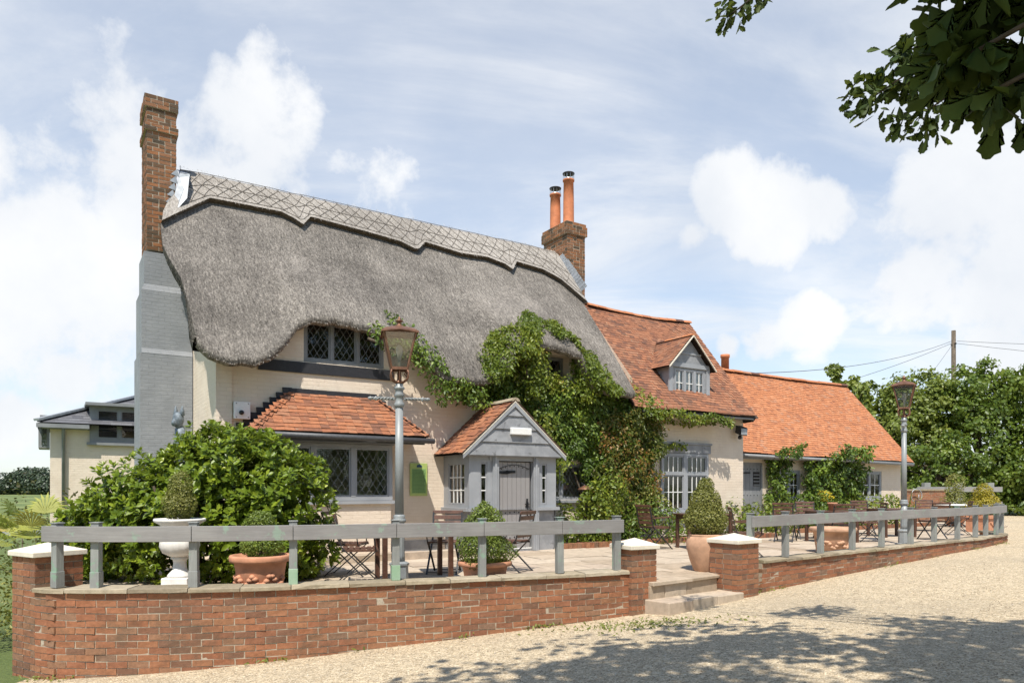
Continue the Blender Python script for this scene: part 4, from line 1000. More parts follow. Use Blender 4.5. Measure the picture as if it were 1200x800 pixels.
# dormer
dm = MB(); dz0, dz1, dzA = 3.88, 4.82, 5.53; da, db_ = 10.58, 12.0; dvF = -.03; cu = 11.29
DW = (10.76,11.84,4.02,4.72)
walled(dm, da, db_, dz0, dz1, dvF, [DW], .06, 0)
dm.add([(da,dvF,dz1),(db_,dvF,dz1),(cu,dvF,dzA)], [(0,1,2)], 0, .5)
vb = lambda z: -.46+(z-3.6)/wk
dm.add([(da,dvF,dz0),(da,dvF,dz1),(da,vb(dz1),dz1)], [(0,1,2)],0,.5); dm.add([(db_,dvF,dz0),(db_,dvF,dz1),(db_,vb(dz1),dz1)], [(2,1,0)],0,.5)
dormer = dm.build('dormer', ['weather'], wing)
b = MB(); b.span((da-.03,dvF-.03,dz0-.06),(da+.09,dvF+.02,dz1+.02)); b.span((db_-.09,dvF-.03,dz0-.06),(db_+.03,dvF+.02,dz1+.02)); b.span((da,dvF-.04,dz1-.05),(db_,dvF+.01,dz1+.06)); b.span((da+.28,dvF-.02,5.12),(db_-.28,dvF+.01,5.16)); b.span((da-.03,dvF-.06,dz0-.10),(db_+.03,dvF+.02,dz0-.02)); b.build('trim','greypaint',dormer)
window(dormer, *DW, dvF+.02, 3, 2,2, fm='greypaint', fw=.03, sill=False, mid=.07, curtain=True)
dr = MB(); ovl = .14
for sg in (-1,1):
    ue = cu + sg*(.71+ovl); ze = dz1-.10; Td = Vector((cu-ue,0,dzA+.05-ze)); Ld = Td.length
    A = Vector((ue,dvF-.14,ze)); back = vb(ze)+.25; backR = vb(dzA+.05)+.1
    dr.add([A, Vector((cu,dvF-.14,dzA+.05)), Vector((cu,backR,dzA+.05)), Vector((ue,back,ze))], [(0,1,2,3),(3,2,1,0)], 1)
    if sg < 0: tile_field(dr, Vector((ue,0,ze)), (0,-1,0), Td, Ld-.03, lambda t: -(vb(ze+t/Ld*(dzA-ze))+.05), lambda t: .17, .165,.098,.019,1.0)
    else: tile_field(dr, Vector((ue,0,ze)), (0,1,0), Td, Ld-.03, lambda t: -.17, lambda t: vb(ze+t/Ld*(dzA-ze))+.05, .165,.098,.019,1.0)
    dr.prism([A+Vector((0,-.03,-.01)), Vector((cu,dvF-.17,dzA+.04)), Vector((cu,dvF-.17,dzA+.075)), A+Vector((0,-.03,.03))], (0,.03,0), 2)
ridge_tiles(dr, (cu,dvF-.15,dzA+.07),(cu,backR_ if False else vb(dzA)+.0,dzA+.07),.08,.3,3)
dr.build('dormer_roof', ['tile_old','deck','capstone','tile'], dormer)
b = MB(); b.prism([(9.75,-.49,3.62),(13.3,-.49,3.62),(13.3,-.46,3.68),(9.75,-.46,3.68)],(0,.001,0)); b.build('tile_fillet','tile_old',wing)

# ---------------- low range
rng_ = thing('long_low_range', 'long low outbuilding with bright orange tile roof at the right end of the inn', 'house', HC, HA)
LV = .8; lk = 1.14; LU1 = 22.75; ez = lambda u: 2.70-.10*max(0,(u-13.5)/9.3)
LW1 = (16.0,17.05,1.28,2.22); LW2 = (20.15,21.55,1.28,2.24); LD = (14.15,15.25,PZ,2.42)
w = MB(); walled(w, 13.43, LU1, -.3, 2.72, LV, [LW1,LW2,LD], .12)
w.add([(LU1,LV,-.3),(LU1,5.2,-.3),(LU1,5.2,2.7),(LU1,3.0,5.3),(LU1,LV,2.72)], [(0,1,2,3,4)],0,.5); w.add([(13.43,5.2,-.3),(LU1,5.2,-.3),(LU1,5.2,2.7),(13.43,5.2,2.7)],[(3,2,1,0)],0,.5)
w.add([(13.43,LV+.3,2.6),(LU1,LV+.3,2.6),(LU1,5.2,2.6),(13.43,5.2,2.6)],[(0,1,2,3)],1,.5); w.build('wall',['cream','dark'],rng_)
r_ = MB(); e0 = Vector((13.3,.46,2.66)); Tl = Vector((0,1,lk)).normalized(); dv_ = 2.56; Ll = math.hypot(dv_, dv_*lk)
lsag = lambda s,t: Vector((0,0,-.11*s/9.6*(1-.55*t/Ll) - .05*math.sin(math.pi*s/9.6)*t/Ll + .014*math.sin(s*1.7)))
zr = e0.z+dv_*lk
r_.add([e0-Vector((0,0,.05)), e0+Vector((9.6,0,-.17)), Vector((22.9,3.02,zr-.16)), Vector((13.3,3.02,zr-.10)), Vector((13.3,5.6,2.6)), Vector((22.9,5.6,2.5))], [(0,1,2,3),(3,2,5,4)], 1)
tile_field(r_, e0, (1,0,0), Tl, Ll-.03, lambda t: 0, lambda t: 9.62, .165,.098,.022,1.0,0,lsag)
ridge_tiles(r_, (13.5,3.02,zr+.03),(22.92,3.02,zr-.02),.12,.42,0,lambda t: Vector((0,0,-.05*math.sin(math.pi*t))))
r_.build('roof',['tile','deck'],rng_)
b = MB(); b.tube([(13.5,.44,2.60),(22.9,.44,2.49)],.05,8); b.span((13.43,.5,2.50),(22.8,.53,2.60)); b.build('gutter','greydark',rng_)
b = MB(); b.lathe([(.135,zr-.3),(.13,zr+.48),(.155,zr+.50),(.155,zr+.60),(.10,zr+.60)],(16.55,3.35,0),16); b.build('chimney_pot','potflue',rng_)
d = MB()
for k in range(6): a = 14.22+k*.16; d.span((a+.004,LV+.03,PZ),(a+.156,LV+.07,2.34))
d.span((14.15,LV+.02,2.34),(15.25,LV+.09,2.42),0); d.span((14.15,LV+.0,PZ),(14.22,LV+.09,2.34)); d.span((15.18,LV+.0,PZ),(15.25,LV+.09,2.34))
d.bar((14.22,LV+.02,2.10),(14.72,LV+.02,2.11),.012,.05,(0,0,1),1)
for k in range(6):
    for zz in (1.45,2.22): d.box((14.30+k*.15,LV+.025,zz),(.022,.014,.022),None,1)
d.span((14.86,LV+.018,1.72),(15.14,LV+.032,2.14),2)
for k in range(4): d.span((14.86,LV+.01,1.74+k*.1),(15.14,LV+.02,1.77+k*.1)); 
d.build('door',['greydark','iron','dark'],rng_)
window(rng_, *LW1, LV+.04, 2, 2,2, fm='greypaint', fw=.08, mid=.08); window(rng_, *LW2, LV+.04, 2, 2,2, fm='greypaint', fw=.08, mid=.10)

# ---------------- rear slate building
rear = thing('slate_roofed_building', 'cream building with grey slate roof and a flat dormer behind the left chimney', 'house', HC, HA)
RB0, RB1, RVf = -2.75, 5.0, 13.0
w = MB(); walled(w, RB0, RB1, -1.0, 3.55, RVf, [(-1.54,-.2,3.19,3.55)], .1); w.add([(RB0,RVf,-1),(RB0,RVf+5,-1),(RB0,RVf+5,3.55),(RB0,RVf,3.55)],[(3,2,1,0)],0,.5)
w.add([(RB0,RVf+.3,3.5),(RB1,RVf+.3,3.5),(RB1,RVf+5,3.5),(RB0,RVf+5,3.5)],[(0,1,2,3)],1,.5); w.add([(RB0,RVf+5,-1),(RB1,RVf+5,-1),(RB1,RVf+5,3.55),(RB0,RVf+5,3.55)],[(0,1,2,3)],1,.5)
w.build('wall',['cream','dark'],rear)
r_ = MB(); ea = Vector((RB0-.35,RVf-.35,3.62)); ht = 1.75; rn = 3.0
A = ea; B_ = Vector((RB1,RVf-.35,3.62)); Cc = Vector((RB1,RVf+rn,3.62+ht)); D_ = Vector((RB0-.35+4.4,RVf+rn,3.62+ht)); E_ = Vector((RB0-.35,RVf+6,3.62))
r_.add([A,B_,Cc,D_,E_],[(0,1,2,3),(4,0,3)],1)
Ts = Vector((0,rn+.35,ht)); Lsl = Ts.length; tile_field(r_, A, (1,0,0), Ts, Lsl-.03, lambda t: 4.4*t/Lsl+.02, lambda t: RB1-RB0, .30,.2,.008,.4)
r_.bar(A+Vector((0,0,.10)), D_+Vector((0,0,.12)), .22,.07,(0,0,1),2)
r_.build('roof',['slate','deck','lead'],rear)
b = MB(); b.span((RB0-.35,RVf-.40,3.50),(-1.72,RVf-.33,3.62)); b.tube([(RB0+.35,RVf-.30,3.5),(RB0+.35,RVf-.1,3.35),(RB0+.35,RVf-.06,-.6)],.05,8); b.span((RB0-.2,RVf-.33,3.48),(-1.72,RVf-.003,3.51)); b.build('gutter','greydark',rear)
dmr = MB(); walled(dmr, -1.70,.1,3.10,4.26,RVf-.06,[(-1.54,-.2,3.19,4.19)],.06); dmr.span((-1.82,RVf-.30,4.26),(.4,RVf+2.2,4.35)); dmr.add([(-1.70,RVf-.06,3.6),(-1.70,RVf+1.4,4.27),(-1.70,RVf-.06,4.27)],[(0,1,2),(2,1,0)],0,.5)
dmr.span((-1.78,RVf-.14,3.02),(.2,RVf-.03,3.10)); dmr.add([(-1.7,RVf+.5,2.9),(.1,RVf+.5,2.9),(.1,RVf+.5,4.26),(-1.7,RVf+.5,4.26)],[(0,1,2,3)],1,.5); dmr.build('dormer',['greydark','dark'],rear)
window(rear,-1.54,-.2,3.19,4.19,RVf-.02,2,1,2,fm='greydark',fw=.06,sill=False,mid=.09,muntin='leadcame')
b = MB(); b.span((RB0-.32,RVf+1.2,2.95),(RB0-.02,RVf+2.6,3.75)); b.span((RB0-.30,RVf+2.6,4.05),(RB0+.8,RVf+4.4,4.12)); b.span((RB0+.1,RVf+2.7,3.6),(RB0+.7,RVf+4.3,4.05)); b.build('side_dormer','greydark',rear)
b = MB(); b.add([(RB0-.24,RVf+1.19,3.0),(RB0-.10,RVf+1.19,3.0),(RB0-.10,RVf+1.19,3.7),(RB0-.24,RVf+1.19,3.7)],[(0,1,2,3)]); b.build('pane','lampglass',rear)

# ---------------- small things on the walls
t = thing('notice_board', 'pale green printed notice on the wall between bay and porch', 'sign', to_world(3.59,-.01,1.5), HA)
b = MB(); b.span((-.19,-.02,0),(.19,-.003,.66)); b.build('backing','signgreen',t)
b = MB(); b.span((-.155,-.026,.05),(.155,-.0205,.545)); pn = b.build('text_panel','signmid',t)
b = MB()
for k in range(17):
    x = -.14
    while x < .12:
        l = random.uniform(.02,.06); e = min(x+l,.14); b.span((x,-.030,.075+k*.027),(e,-.0265,.083+k*.027)); x = e+.012
b.build('printed_lines','signink',pn)
b = MB(); b.prism([(-.05,-.03,.575),(.06,-.03,.575),(.07,-.03,.61),(.02,-.03,.635),(-.04,-.03,.62)],(0,.009,0)); b.build('emblem','signblue',t)
t = thing('meter_box', 'small white utility box with a dark knob on the corner wall', 'box', to_world(.16,-.01,3.02), HA)
b = MB(); b.span((-.135,-.10,-.15),(.135,-.003,.15))
for x,z in ((-.10,.12),(.10,.12),(-.10,-.12),(.10,-.12)): b.box((x,-.102,z),(.02,.01,.02),None,1)
b.build('casing',['white','greydark'],t,None,.01)
b = MB(); b.lathe([(.04,0),(.04,.04),(.02,.055),(0,.055)],(0,0,0),12); o = b.build('knob','iron',t,(-.02,-.10,-.04)); o.rotation_euler=(R(90),0,0)
t = thing('floodlight', 'black floodlight with sensor at the corner of the cream wing under the eaves', 'light', to_world(13.1,-.02,3.18), HA)
b = MB(); b.prism([(-.14,-.28,.10),(.14,-.28,.10),(.12,-.10,.18),(-.12,-.10,.18)],(0,.02,-.2)); b.span((-.03,-.12,-.02),(.03,-.0,.04)); b.build('housing','black',t)
b = MB(); b.add([(-.12,-.285,.08),(.12,-.285,.08),(.12,-.285,-.08),(-.12,-.285,-.08)],[(0,3,2,1)]); b.build('lens','lead',t)
b = MB(); b.lathe([(0,-.06),(.05,-.04),(.055,0),(.04,.05),(0,.06)],(.02,-.12,-.14),10); b.build('sensor','black',t)
t = thing('wall_lamp', 'small round brown wall lamp half buried in creeper by the leaded window', 'light', to_world(7.65,-.30,1.62), HA)
b = MB(); b.lathe([(.02,.10),(.05,.09),(.17,.02),(.18,0),(.16,-.01),(.02,-.01)],(0,0,0),16); b.build('shade','copper',t)
b = MB(); b.tube([(0,0,.09),(0,.12,.13),(0,.28,.05)],.015,6); b.lathe([(.0,-.06),(.045,-.04),(.05,0)],(0,0,0),10); b.build('bracket','iron',t)

# ---------------- lamp posts
def lamp_post(loc, rz, label):
    t = thing('lamp_post', label, 'street lamp', loc, rz, 'victorian lamp posts on the terrace')
    def flute(a, z): return 0.035*math.cos(a*12)
    b = MB(); b.lathe([(.14,0),(.14,.06),(.12,.075),(.115,.40),(.13,.42),(.13,.45),(.085,.48)],(0,0,0),8,smooth=False); b.build('base','lampgrey',t)
    b = MB(); b.lathe([(.072,.47),(.069,.6),(.067,.92),(.063,1.24)],(0,0,0),48,wob=flute); b.lathe([(.063,1.24),(.088,1.26),(.088,1.29),(.068,1.31),(.08,1.335),(.058,1.36)],(0,0,0),24)
    b.lathe([(.056,1.35),(.048,2.42)],(0,0,0),48,wob=flute); b.lathe([(.048,2.42),(.066,2.44),(.066,2.47),(.05,2.49),(.05,2.56),(.07,2.58),(.05,2.62),(.052,2.68),(.07,2.70),(.07,2.72),(.05,2.745),(.05,2.80)],(0,0,0),24); b.build('column','lampgrey',t)
    b = MB()
    for k in range(2):
        for s in (1,-1):
            pts = [(s*(.06+.30*i/30), .014*math.cos(i*.75+k*math.pi), 2.53+.014*math.sin(i*.75+k*math.pi)) for i in range(31)]
            b.tube(pts,.0115,6)
    for s in (1,-1): b.lathe([(0,-.03),(.03,-.015),(.035,0),(.03,.015),(0,.03)],(s*.37,0,2.53),10); b.lathe([(0,-.035),(.02,-.02),(.02,.02),(0,.035)],(s*.30,0,2.53),10)
    b.build('ladder_bar','lampgrey',t)
    z0, z1 = 2.99, 3.41; h0, h1 = .10, .203
    b = MB()
    for k in range(4):
        an = k*math.pi/2; c0 = Vector((math.cos(an+.785)*h0*1.414, math.sin(an+.785)*h0*1.414, z0)); c1 = Vector((math.cos(an+.785)*h1*1.414, math.sin(an+.785)*h1*1.414, z1))
        d0 = Vector((math.cos(an+2.356)*h0*1.414, math.sin(an+2.356)*h0*1.414, z0)); d1 = Vector((math.cos(an+2.356)*h1*1.414, math.sin(an+2.356)*h1*1.414, z1))
        b.bar(c0,c1,.020,.020); b.bar(c0,d0,.026,.034); b.bar(c1,d1,.022,.024)
        b.tube([(math.cos(an+.785)*.05,math.sin(an+.785)*.05,2.80),(math.cos(an+.785)*.15,math.sin(an+.785)*.15,2.86),(math.cos(an+.785)*.16,math.sin(an+.785)*.16,2.93),(math.cos(an+.785)*h0*1.3,math.sin(an+.785)*h0*1.3,z0)],.012,6)
        b.tube([(math.cos(an)*.05,math.sin(an)*.05,2.82),(math.cos(an)*.11,math.sin(an)*.11,2.86),(math.cos(an)*.07,math.sin(an)*.07,2.93),(math.cos(an)*h0,math.sin(an)*h0,z0)],.009,6)
    b.lathe([(.055,2.79),(.06,2.82),(.03,2.84),(.02,2.99)],(0,0,0),12); b.build('lantern_frame','copper',t)
    g = MB()
    for k in range(4):
        an = k*math.pi/2; q = []
        for (h,z) in ((h0,z0),(h1,z1)):
            for da_ in (.785,2.356): q.append((math.cos(an+da_)*h*1.39, math.sin(an+da_)*h*1.39, z))
        g.add([q[0],q[1],q[3],q[2]],[(0,1,2,3)])
    g.build('glass_panes','lampglass',t)
    b = MB(); e = .236
    vs = []
    for (h,z) in ((e,3.41),(e,3.43),(.185,3.468),(.11,3.515),(.07,3.535)):
        n8 = 16
        for k in range(n8):
            an = 2*math.pi*k/n8; sq = h/max(abs(math.cos(an+.3927*0)),abs(math.sin(an))); sq = min(sq, h*1.414)
            zz = z + (.018*math.cos(4*an+math.pi)*-1 if h == e else 0); vs.append((sq*math.cos(an), sq*math.sin(an), zz))
    fs = [(r*16+k,r*16+(k+1)%16,(r+1)*16+(k+1)%16,(r+1)*16+k) for r in range(4) for k in range(16)]+[tuple(range(15,-1,-1)),tuple(range(64,80))]
    b.add([v for v in vs],fs[:-2]+fs[-1:],0); rf_ = b.build('lantern_roof','copper',t)
    b = MB(); b.lathe([(.075,3.535),(.065,3.55),(.032,3.585),(.024,3.65),(.05,3.67),(.05,3.69),(.028,3.71),(.014,3.74),(.012,3.78),(.0,3.79)],(0,0,0),14); b.build('finial','copper',rf_)
    b = MB(); b.lathe([(.012,3.03),(.016,3.10)],(0,0,0),8); b.lathe([(.018,3.10),(.032,3.15),(.045,3.20),(.04,3.25),(.02,3.28),(0,3.285)],(0,0,0),12); b.build('bulb','bulb',t)
    zm = ([0,.48,1.24,1.36,2.42,2.53,2.80,2.99,3.41,3.535,3.79],[0,.34,.84,.95,2.34,2.46,2.66,2.84,3.30,3.39,3.53])
    for o_ in [t]+list(t.children_recursive):
        if o_.type == 'MESH':
            for v_ in o_.data.vertices: v_.co.z = float(np.interp(v_.co.z, *zm))
    return t
lp = lamp_post((-1.47,9.35,PZ-.02), R(12), 'near grey fluted lamp post with copper lantern in front of the bay window')
dup(lp, (8.86,16.2,PZ-.02), R(58), 'far grey lamp post with copper lantern at the right end of the terrace').scale = (1.03,1.03,1.09)

# ---------------- telegraph pole and wires
t = thing('telegraph_pole', 'weathered wooden telegraph pole rising behind the hedgerow trees', 'pole', (27.6,44.8,.3)); b = MB(); b.tube([(0,0,0),(0,0,11.2)],[.17,.125],10); b.build('shaft','bark',t)
b = MB(); b.span((-.03,-.25,10.3),(.03,.25,10.4)); b.build('bracket','iron',t)
def wire(p, q, sag, label):
    p, q = Vector(p), Vector(q); b = MB(); o = p
    b.tube([tuple(p.lerp(q,i/14)-p-Vector((0,0,sag*4*(i/14)*(1-i/14)))) for i in range(15)], .012, 4); x = b.build('overhead_wire','wire',None,p); tag(x,label,'wire','overhead wires'); return x
top = (27.6,44.8,10.75)
wire((8.2,26.5,5.9),(27.5,44.8,10.85),.5,'upper overhead wire from the pole down to the orange roof'); wire((9.5,34.0,5.2),(27.45,44.8,10.7),.4,'lower overhead wire running left from the telegraph pole above the orange roof')
wire((27.8,44.8,10.85),(62,50,12.6),.6,'overhead wire rising right from the telegraph pole'); wire((27.8,44.8,10.7),(60,47,9.4),.5,'overhead wire drooping right from the telegraph pole'); wire((21.5,40,5.8),(27.5,44.8,10.6),.15,'steep overhead wire dropping left behind the trees')

# ---------------- pots, urn
def ball_pts(n, c, rad, shell=0.35):
    d = norm(RNG.normal(0,1,(n,3))); r = 1-shell*RNG.random(n)**2
    return np.array(c)+d*np.array(rad)*r[:,None], d
def plant_mass(name, blobs, size, mat, parent=None, per=None, width=1.0, droop=.25, clump=0.25, loc=None, shade=.25, jitter=.7):
    """leaf mass over the union of ellipsoids (centre, radii, count) with clumpy brightness"""
    Ps, Os = [], []
    for c, rad, n in blobs:
        p, d = ball_pts(n, c, rad); bumps = RNG.normal(0,1,(14,3)); bumps = norm(bumps)
        k = np.max(np.maximum(0, d@bumps.T)**8, axis=1); p = np.array(c)+(p-np.array(c))*(0.86+clump*k)[:,None]
        Ps.append(p); Os.append(d/np.array(rad))
    P = np.concatenate(Ps); O = norm(np.concatenate(Os)); ph = RNG.random(3)*6
    cl = (np.sin(P[:,0]*9/ (size*12) *.35+ph[0])+np.sin(P[:,1]*9/(size*12)*.35+ph[1])+np.sin(P[:,2]*9/(size*12)*.35+ph[2]))/6+.5
    r = np.clip(RNG.beta(2,2.2,len(P))*.75+cl*.25,0,1)
    return foliage(name, P, O, size, mat, parent, width, droop, r, jitter, loc)
def stemmed(label, name, cat, loc, blobs, size, mat, stem_h, group=None, width=1.0, droop=.2, stem_r=.02, clump=.2, jitter=.7):
    t = thing(name, label, cat, loc, 0, group)
    if cat == 'topiary': blobs = [(c, r_, int(n_*2.0)) for c, r_, n_ in blobs]; size *= .85
    plant_mass('foliage', blobs, size, mat, t, None, width, droop, clump, jitter=jitter)
    b = MB(); b.tube([(0,0,-.05),(.01,0,stem_h*.5),(0,.01,stem_h)], [stem_r,stem_r*.8,stem_r*.4], 6); b.build('stem','bark',t); return t
def terracotta(loc, r, h, label, mat='terra', relief=True, rz=0):
    t = thing('terracotta_pot', label, 'plant pot', loc, rz); b = MB()
    b.lathe([(r*.66,0),(r*.70,.01),(r*.80,h*.62),(r*.84,h*.80),(r*.98,h*.83),(r,h*.88),(r,h*.96),(r*.97,h),(r*.86,h),(r*.84,h*.9),(r*.82,h*.9)],(0,0,0),40); b.build('body',mat,t)
    b = MB(); b.lathe([(0,h*.9),(r*.83,h*.9)],(0,0,0),24); b.build('soil','soil',t)
    if relief:
        b = MB()
        for k in range(26):
            an = -math.pi/2 + (k-13)*.115; zz = h*(.34+.12*math.cos((k-13)*.95)); rr = r*.775
            b.lathe([(0,-.035),(.03,-.02),(.042,0),(.03,.02),(0,.035)],(rr*math.cos(an),rr*math.sin(an),zz+random.uniform(-.02,.02)),8)
        b.build('garland_relief',mat,t)
    return t
terracotta((-3.08,8.78,PZ),.365,.46,'terracotta pot with moulded garland in front of the laurel')
stemmed('tiered box topiary in the garlanded terracotta pot before the laurel','box_topiary','topiary',(-3.08,8.78,PZ+.42),[((0,0,.14),(.27,.27,.17),1500),((0,0,.42),(.19,.19,.17),1000)],.03,'box',.4)
terracotta((-.36,9.52,PZ-.03),.36,.34,'wide-rimmed terracotta pot behind the rail in front of the porch',relief=False)
stemmed('bushy cone topiary in the wide-rimmed pot in front of the porch','box_topiary','topiary',(-.36,9.52,PZ+.26),[((0,0,.20),(.38,.38,.26),2900),((.0,0,.47),(.30,.30,.22),1700),((.02,0,.66),(.18,.18,.14),700),((.0,0,.76),(.07,.07,.08),160)],.034,'box',.7,clump=.35)
t = thing('glazed_jar','tall rounded pinkish glazed jar beside the right step pier','plant pot',(2.98,11.05,PZ)); b = MB(); b.lathe([(.17,0),(.18,.02),(.24,.18),(.285,.36),(.29,.45),(.265,.53),(.25,.545),(.265,.56),(.235,.57),(.22,.52)],(0,0,0),36); b.build('body','terrapale',t); b = MB(); b.lathe([(0,.52),(.24,.52)],(0,0,0),20); b.build('soil','soil',t)
stemmed('dense egg-shaped box cone growing in the glazed jar','box_topiary','topiary',(2.98,11.05,PZ+.5),[((0,0,.28),(.345,.345,.30),3600),((0,0,.52),(.27,.27,.30),2200),((0,0,.76),(.14,.14,.19),700)],.036,'boxgrey',.7,clump=.12)
terracotta((6.38,14.25,PZ),.44,.50,'large empty carved terracotta planter behind the right rail','terrapale')
t = thing('stone_urn','white fluted pedestal urn in front of the laurel bush','urn',(-4.10,8.85,PZ+.02)); b = MB()
b.span((-.19,-.19,0),(.19,.19,.07)); b.span((-.16,-.16,.07),(.16,.16,.16)); b.build('plinth','urnwhite',t,None,.01)
b = MB(); b.lathe([(.15,.16),(.14,.19),(.085,.25),(.075,.33),(.08,.37),(.11,.39),(.10,.41)],(0,0,0),24); b.lathe([(.10,.41),(.19,.46),(.225,.54),(.215,.62),(.19,.66)],(0,0,0),48,wob=lambda a,z:.04*abs(math.sin(a*9)))
b.lathe([(.185,.655),(.19,.70),(.22,.80),(.295,.845),(.30,.865),(.29,.88),(.25,.87),(.24,.84)],(0,0,0),36); b.build('bowl','urnwhite',t); b = MB(); b.lathe([(0,.85),(.245,.85)],(0,0,0),20); b.build('soil','soil',t)
stemmed('upright oval topiary growing in the white urn','box_topiary','topiary',(-4.10,8.85,PZ+.84),[((0,0,.22),(.20,.20,.24),1500),((0,0,.42),(.15,.15,.24),800)],.03,'boxgrey',.4,clump=.2)
t = thing('square_planter','square terracotta planter with relief at the far right of the terrace','plant pot',(13.75,20.9,PZ),R(30)); b = MB(); b.span((-.33,-.33,0),(.33,.33,.44)); b.span((-.37,-.37,.40),(.37,.37,.50)); b.build('body','terra',t,None,.01)
b = MB(); b.span((-.32,-.32,.44),(.32,.32,.504)); b.build('soil','soil',t)
b = MB()
for k in range(9): b.lathe([(0,-.04),(.04,0),(0,.04)],(-.28+k*.07,-.335,.24+.05*math.cos(k*1.6)),8)
b.build('garland_relief','terra',t)
stemmed('golden yellow rounded conifer in the square planter','golden_conifer','shrub',(13.75,20.9,PZ+.48),[((0,0,.30),(.46,.46,.34),2600),((0,0,.62),(.27,.27,.30),1200)],.05,'boxgold',.6,clump=.2)
t = thing('terracotta_pot','plain round terracotta pot by the white-topped table','plant pot',(15.2,24.6,PZ)); b = MB(); b.lathe([(.24,0),(.36,.35),(.40,.36),(.40,.45),(.34,.45),(.33,.38)],(0,0,0),24); b.build('body','terra',t); b = MB(); b.lathe([(0,.40),(.34,.40)],(0,0,0),16); b.build('soil','soil',t)
stemmed('tall olive-green upright conifer in the plain round pot','upright_conifer','shrub',(15.2,24.6,PZ+.40),[((0,0,.40),(.38,.38,.45),1500),((0,0,.95),(.28,.28,.5),900)],.055,'boxgrey',.9,clump=.3)
t = thing('terracotta_pot','small terracotta pot standing on the far dining table','plant pot',(7.62,17.05,PZ+.745)); b = MB(); b.lathe([(.07,0),(.10,.15),(.115,.155),(.115,.19),(.09,.19),(.085,.15)],(0,0,0),16); b.build('body','terra',t)

# ---------------- chairs and tables
def make_chair(label, loc, rz, arms=True):
    """folding slatted garden chair; the sitter looks along local +y"""
    t = thing('folding_chair', label, 'chair', loc, rz, 'folding wooden garden chairs on the terrace'); wd = .22
    for s in (-1,1):
        b = MB(); b.bar((s*wd,-.30,.90),(s*wd,-.22,.50),.014,.028,(1,0,0)); b.bar((s*wd,-.22,.50),(s*wd,.30,.0),.014,.028,(1,0,0)); b.build('leg','chairiron',t)
        b = MB(); b.bar((s*(wd-.02),.24,.455),(s*(wd-.02),-.28,.0),.014,.028,(1,0,0)); b.build('leg','chairiron',t)
        if arms:
            b = MB(); b.bar((s*(wd+.03),-.24,.66),(s*(wd+.04),.20,.68),.05,.022,(0,0,1)); ar = b.build('armrest','wood',t)
            b = MB(); b.tube([(s*(wd+.03),.16,.665),(s*(wd+.02),.21,.60),(s*wd,.22,.46)],.009,6); b.build('arm_support','chairiron',ar)
    for yy,zz,ww in ((.27,.03,.012),(-.26,.02,.012),(-.20,.45,.02),(.24,.452,.02)):
        b = MB(); b.bar((-wd,yy,zz),(wd,yy,zz),ww,.012); b.build('stretcher','chairiron',t)
    b = MB()
    for k in range(6): b.box((0,-.17+k*.078,.468+(.006 if k in (0,5) else 0)),(2*wd-.01,.058,.018))
    for s in (-1,1): b.bar((s*(wd-.012),-.22,.452),(s*(wd-.012),.26,.452),.012,.03,(0,0,1))
    b.build('seat','wood',t,None,.003)
    b = MB()
    for k in range(4):
        z = .56+k*.088; b.box((0,-.232-(z-.5)*.2+.014,z),(2*wd-.02,.016,.062),Matrix.Rotation(R(11),3,'X'))
    b.box((0,-.310,.905),(2*wd+.03,.024,.05),Matrix.Rotation(R(11),3,'X')); b.build('backrest','wood',t,None,.003)
    return t
GRP = 'folding wooden garden chairs on the terrace'
c1 = make_chair('folding chair nearest the near lamp post, turned towards the dark table', (-2.06,9.62,PZ), R(-78))
def chair(x, y, rz, label): return dup(c1, (x,y,PZ), R(rz), label, GRP)
chair(-2.42,10.55,-95,'folding chair at the left of the near table close to the laurel')
chair(-1.02,10.85,176,'folding chair behind the near table, facing the rail')
chair(-.02,11.0,60,'folding chair half hidden behind the wide-rimmed topiary pot')
chair(2.98,15.0,-62,'lone folding armchair in front of the creeper, left of the big window')
chair(4.28,13.05,-100,'folding chair just behind the start of the right rail, beside the glazed jar topiary')
chair(6.55,17.2,-30,'folding chair left of the far dining table by the low range door')
chair(7.35,16.15,0,'folding chair with its back to the rail at the far dining table')
chair(7.5,18.2,170,'folding chair behind the far dining table, against the shrubs')
chair(8.55,17.1,80,'folding chair between the far dining table and the far lamp post, facing left')
chair(9.75,19.9,175,'folding chair behind the long table left of the far lamp post')
chair(10.4,17.7,5,'folding chair with its back to the rail beside the far lamp post')
chair(12.2,19.6,70,'rightmost folding chair on the terrace, near the square planter')
chair(12.3,21.4,150,'folding chair in front of the low brick wall at the terrace end')
def make_table(label, loc, rz, L=1.0, W_=.72):
    t = thing('garden_table', label, 'table', loc, rz, 'dark wooden tables on the terrace'); b = MB(); n = 9
    for k in range(n): b.box((0,-W_/2+(k+.5)*W_/n,.725),(L,W_/n-.008,.026))
    b.build('tabletop','tablewood',t,None,.003)
    b = MB()
    for s in (-1,1): b.span((-L/2+.06,s*(W_/2-.06)-.015,.63),(L/2-.06,s*(W_/2-.06)+.015,.71)); b.span((s*(L/2-.06)-.015,-W_/2+.08,.63),(s*(L/2-.06)+.015,W_/2-.08,.71))
    b.build('apron','tablewood',t)
    for sx in (-1,1):
        for sy in (-1,1):
            b = MB(); b.box((sx*(L/2-.07),sy*(W_/2-.07),.355),(.065,.065,.71)); b.build('leg','tablewood',t,None,.004)
    return t
tb = make_table('dark wooden table behind the near lamp post', (-1.38,10.05,PZ), R(20), 1.05,.75)
GT = 'dark wooden tables on the terrace'
dup(tb,(4.05,15.15,PZ),R(10),'dark wooden table behind the egg-shaped topiary in the jar',GT)
dup(tb,(7.62,17.1,PZ),R(8),'far dark wooden table with a small terracotta pot on it',GT)
dup(tb,(10.0,18.9,PZ),R(15),'dark wooden table beside the far lamp post',GT)
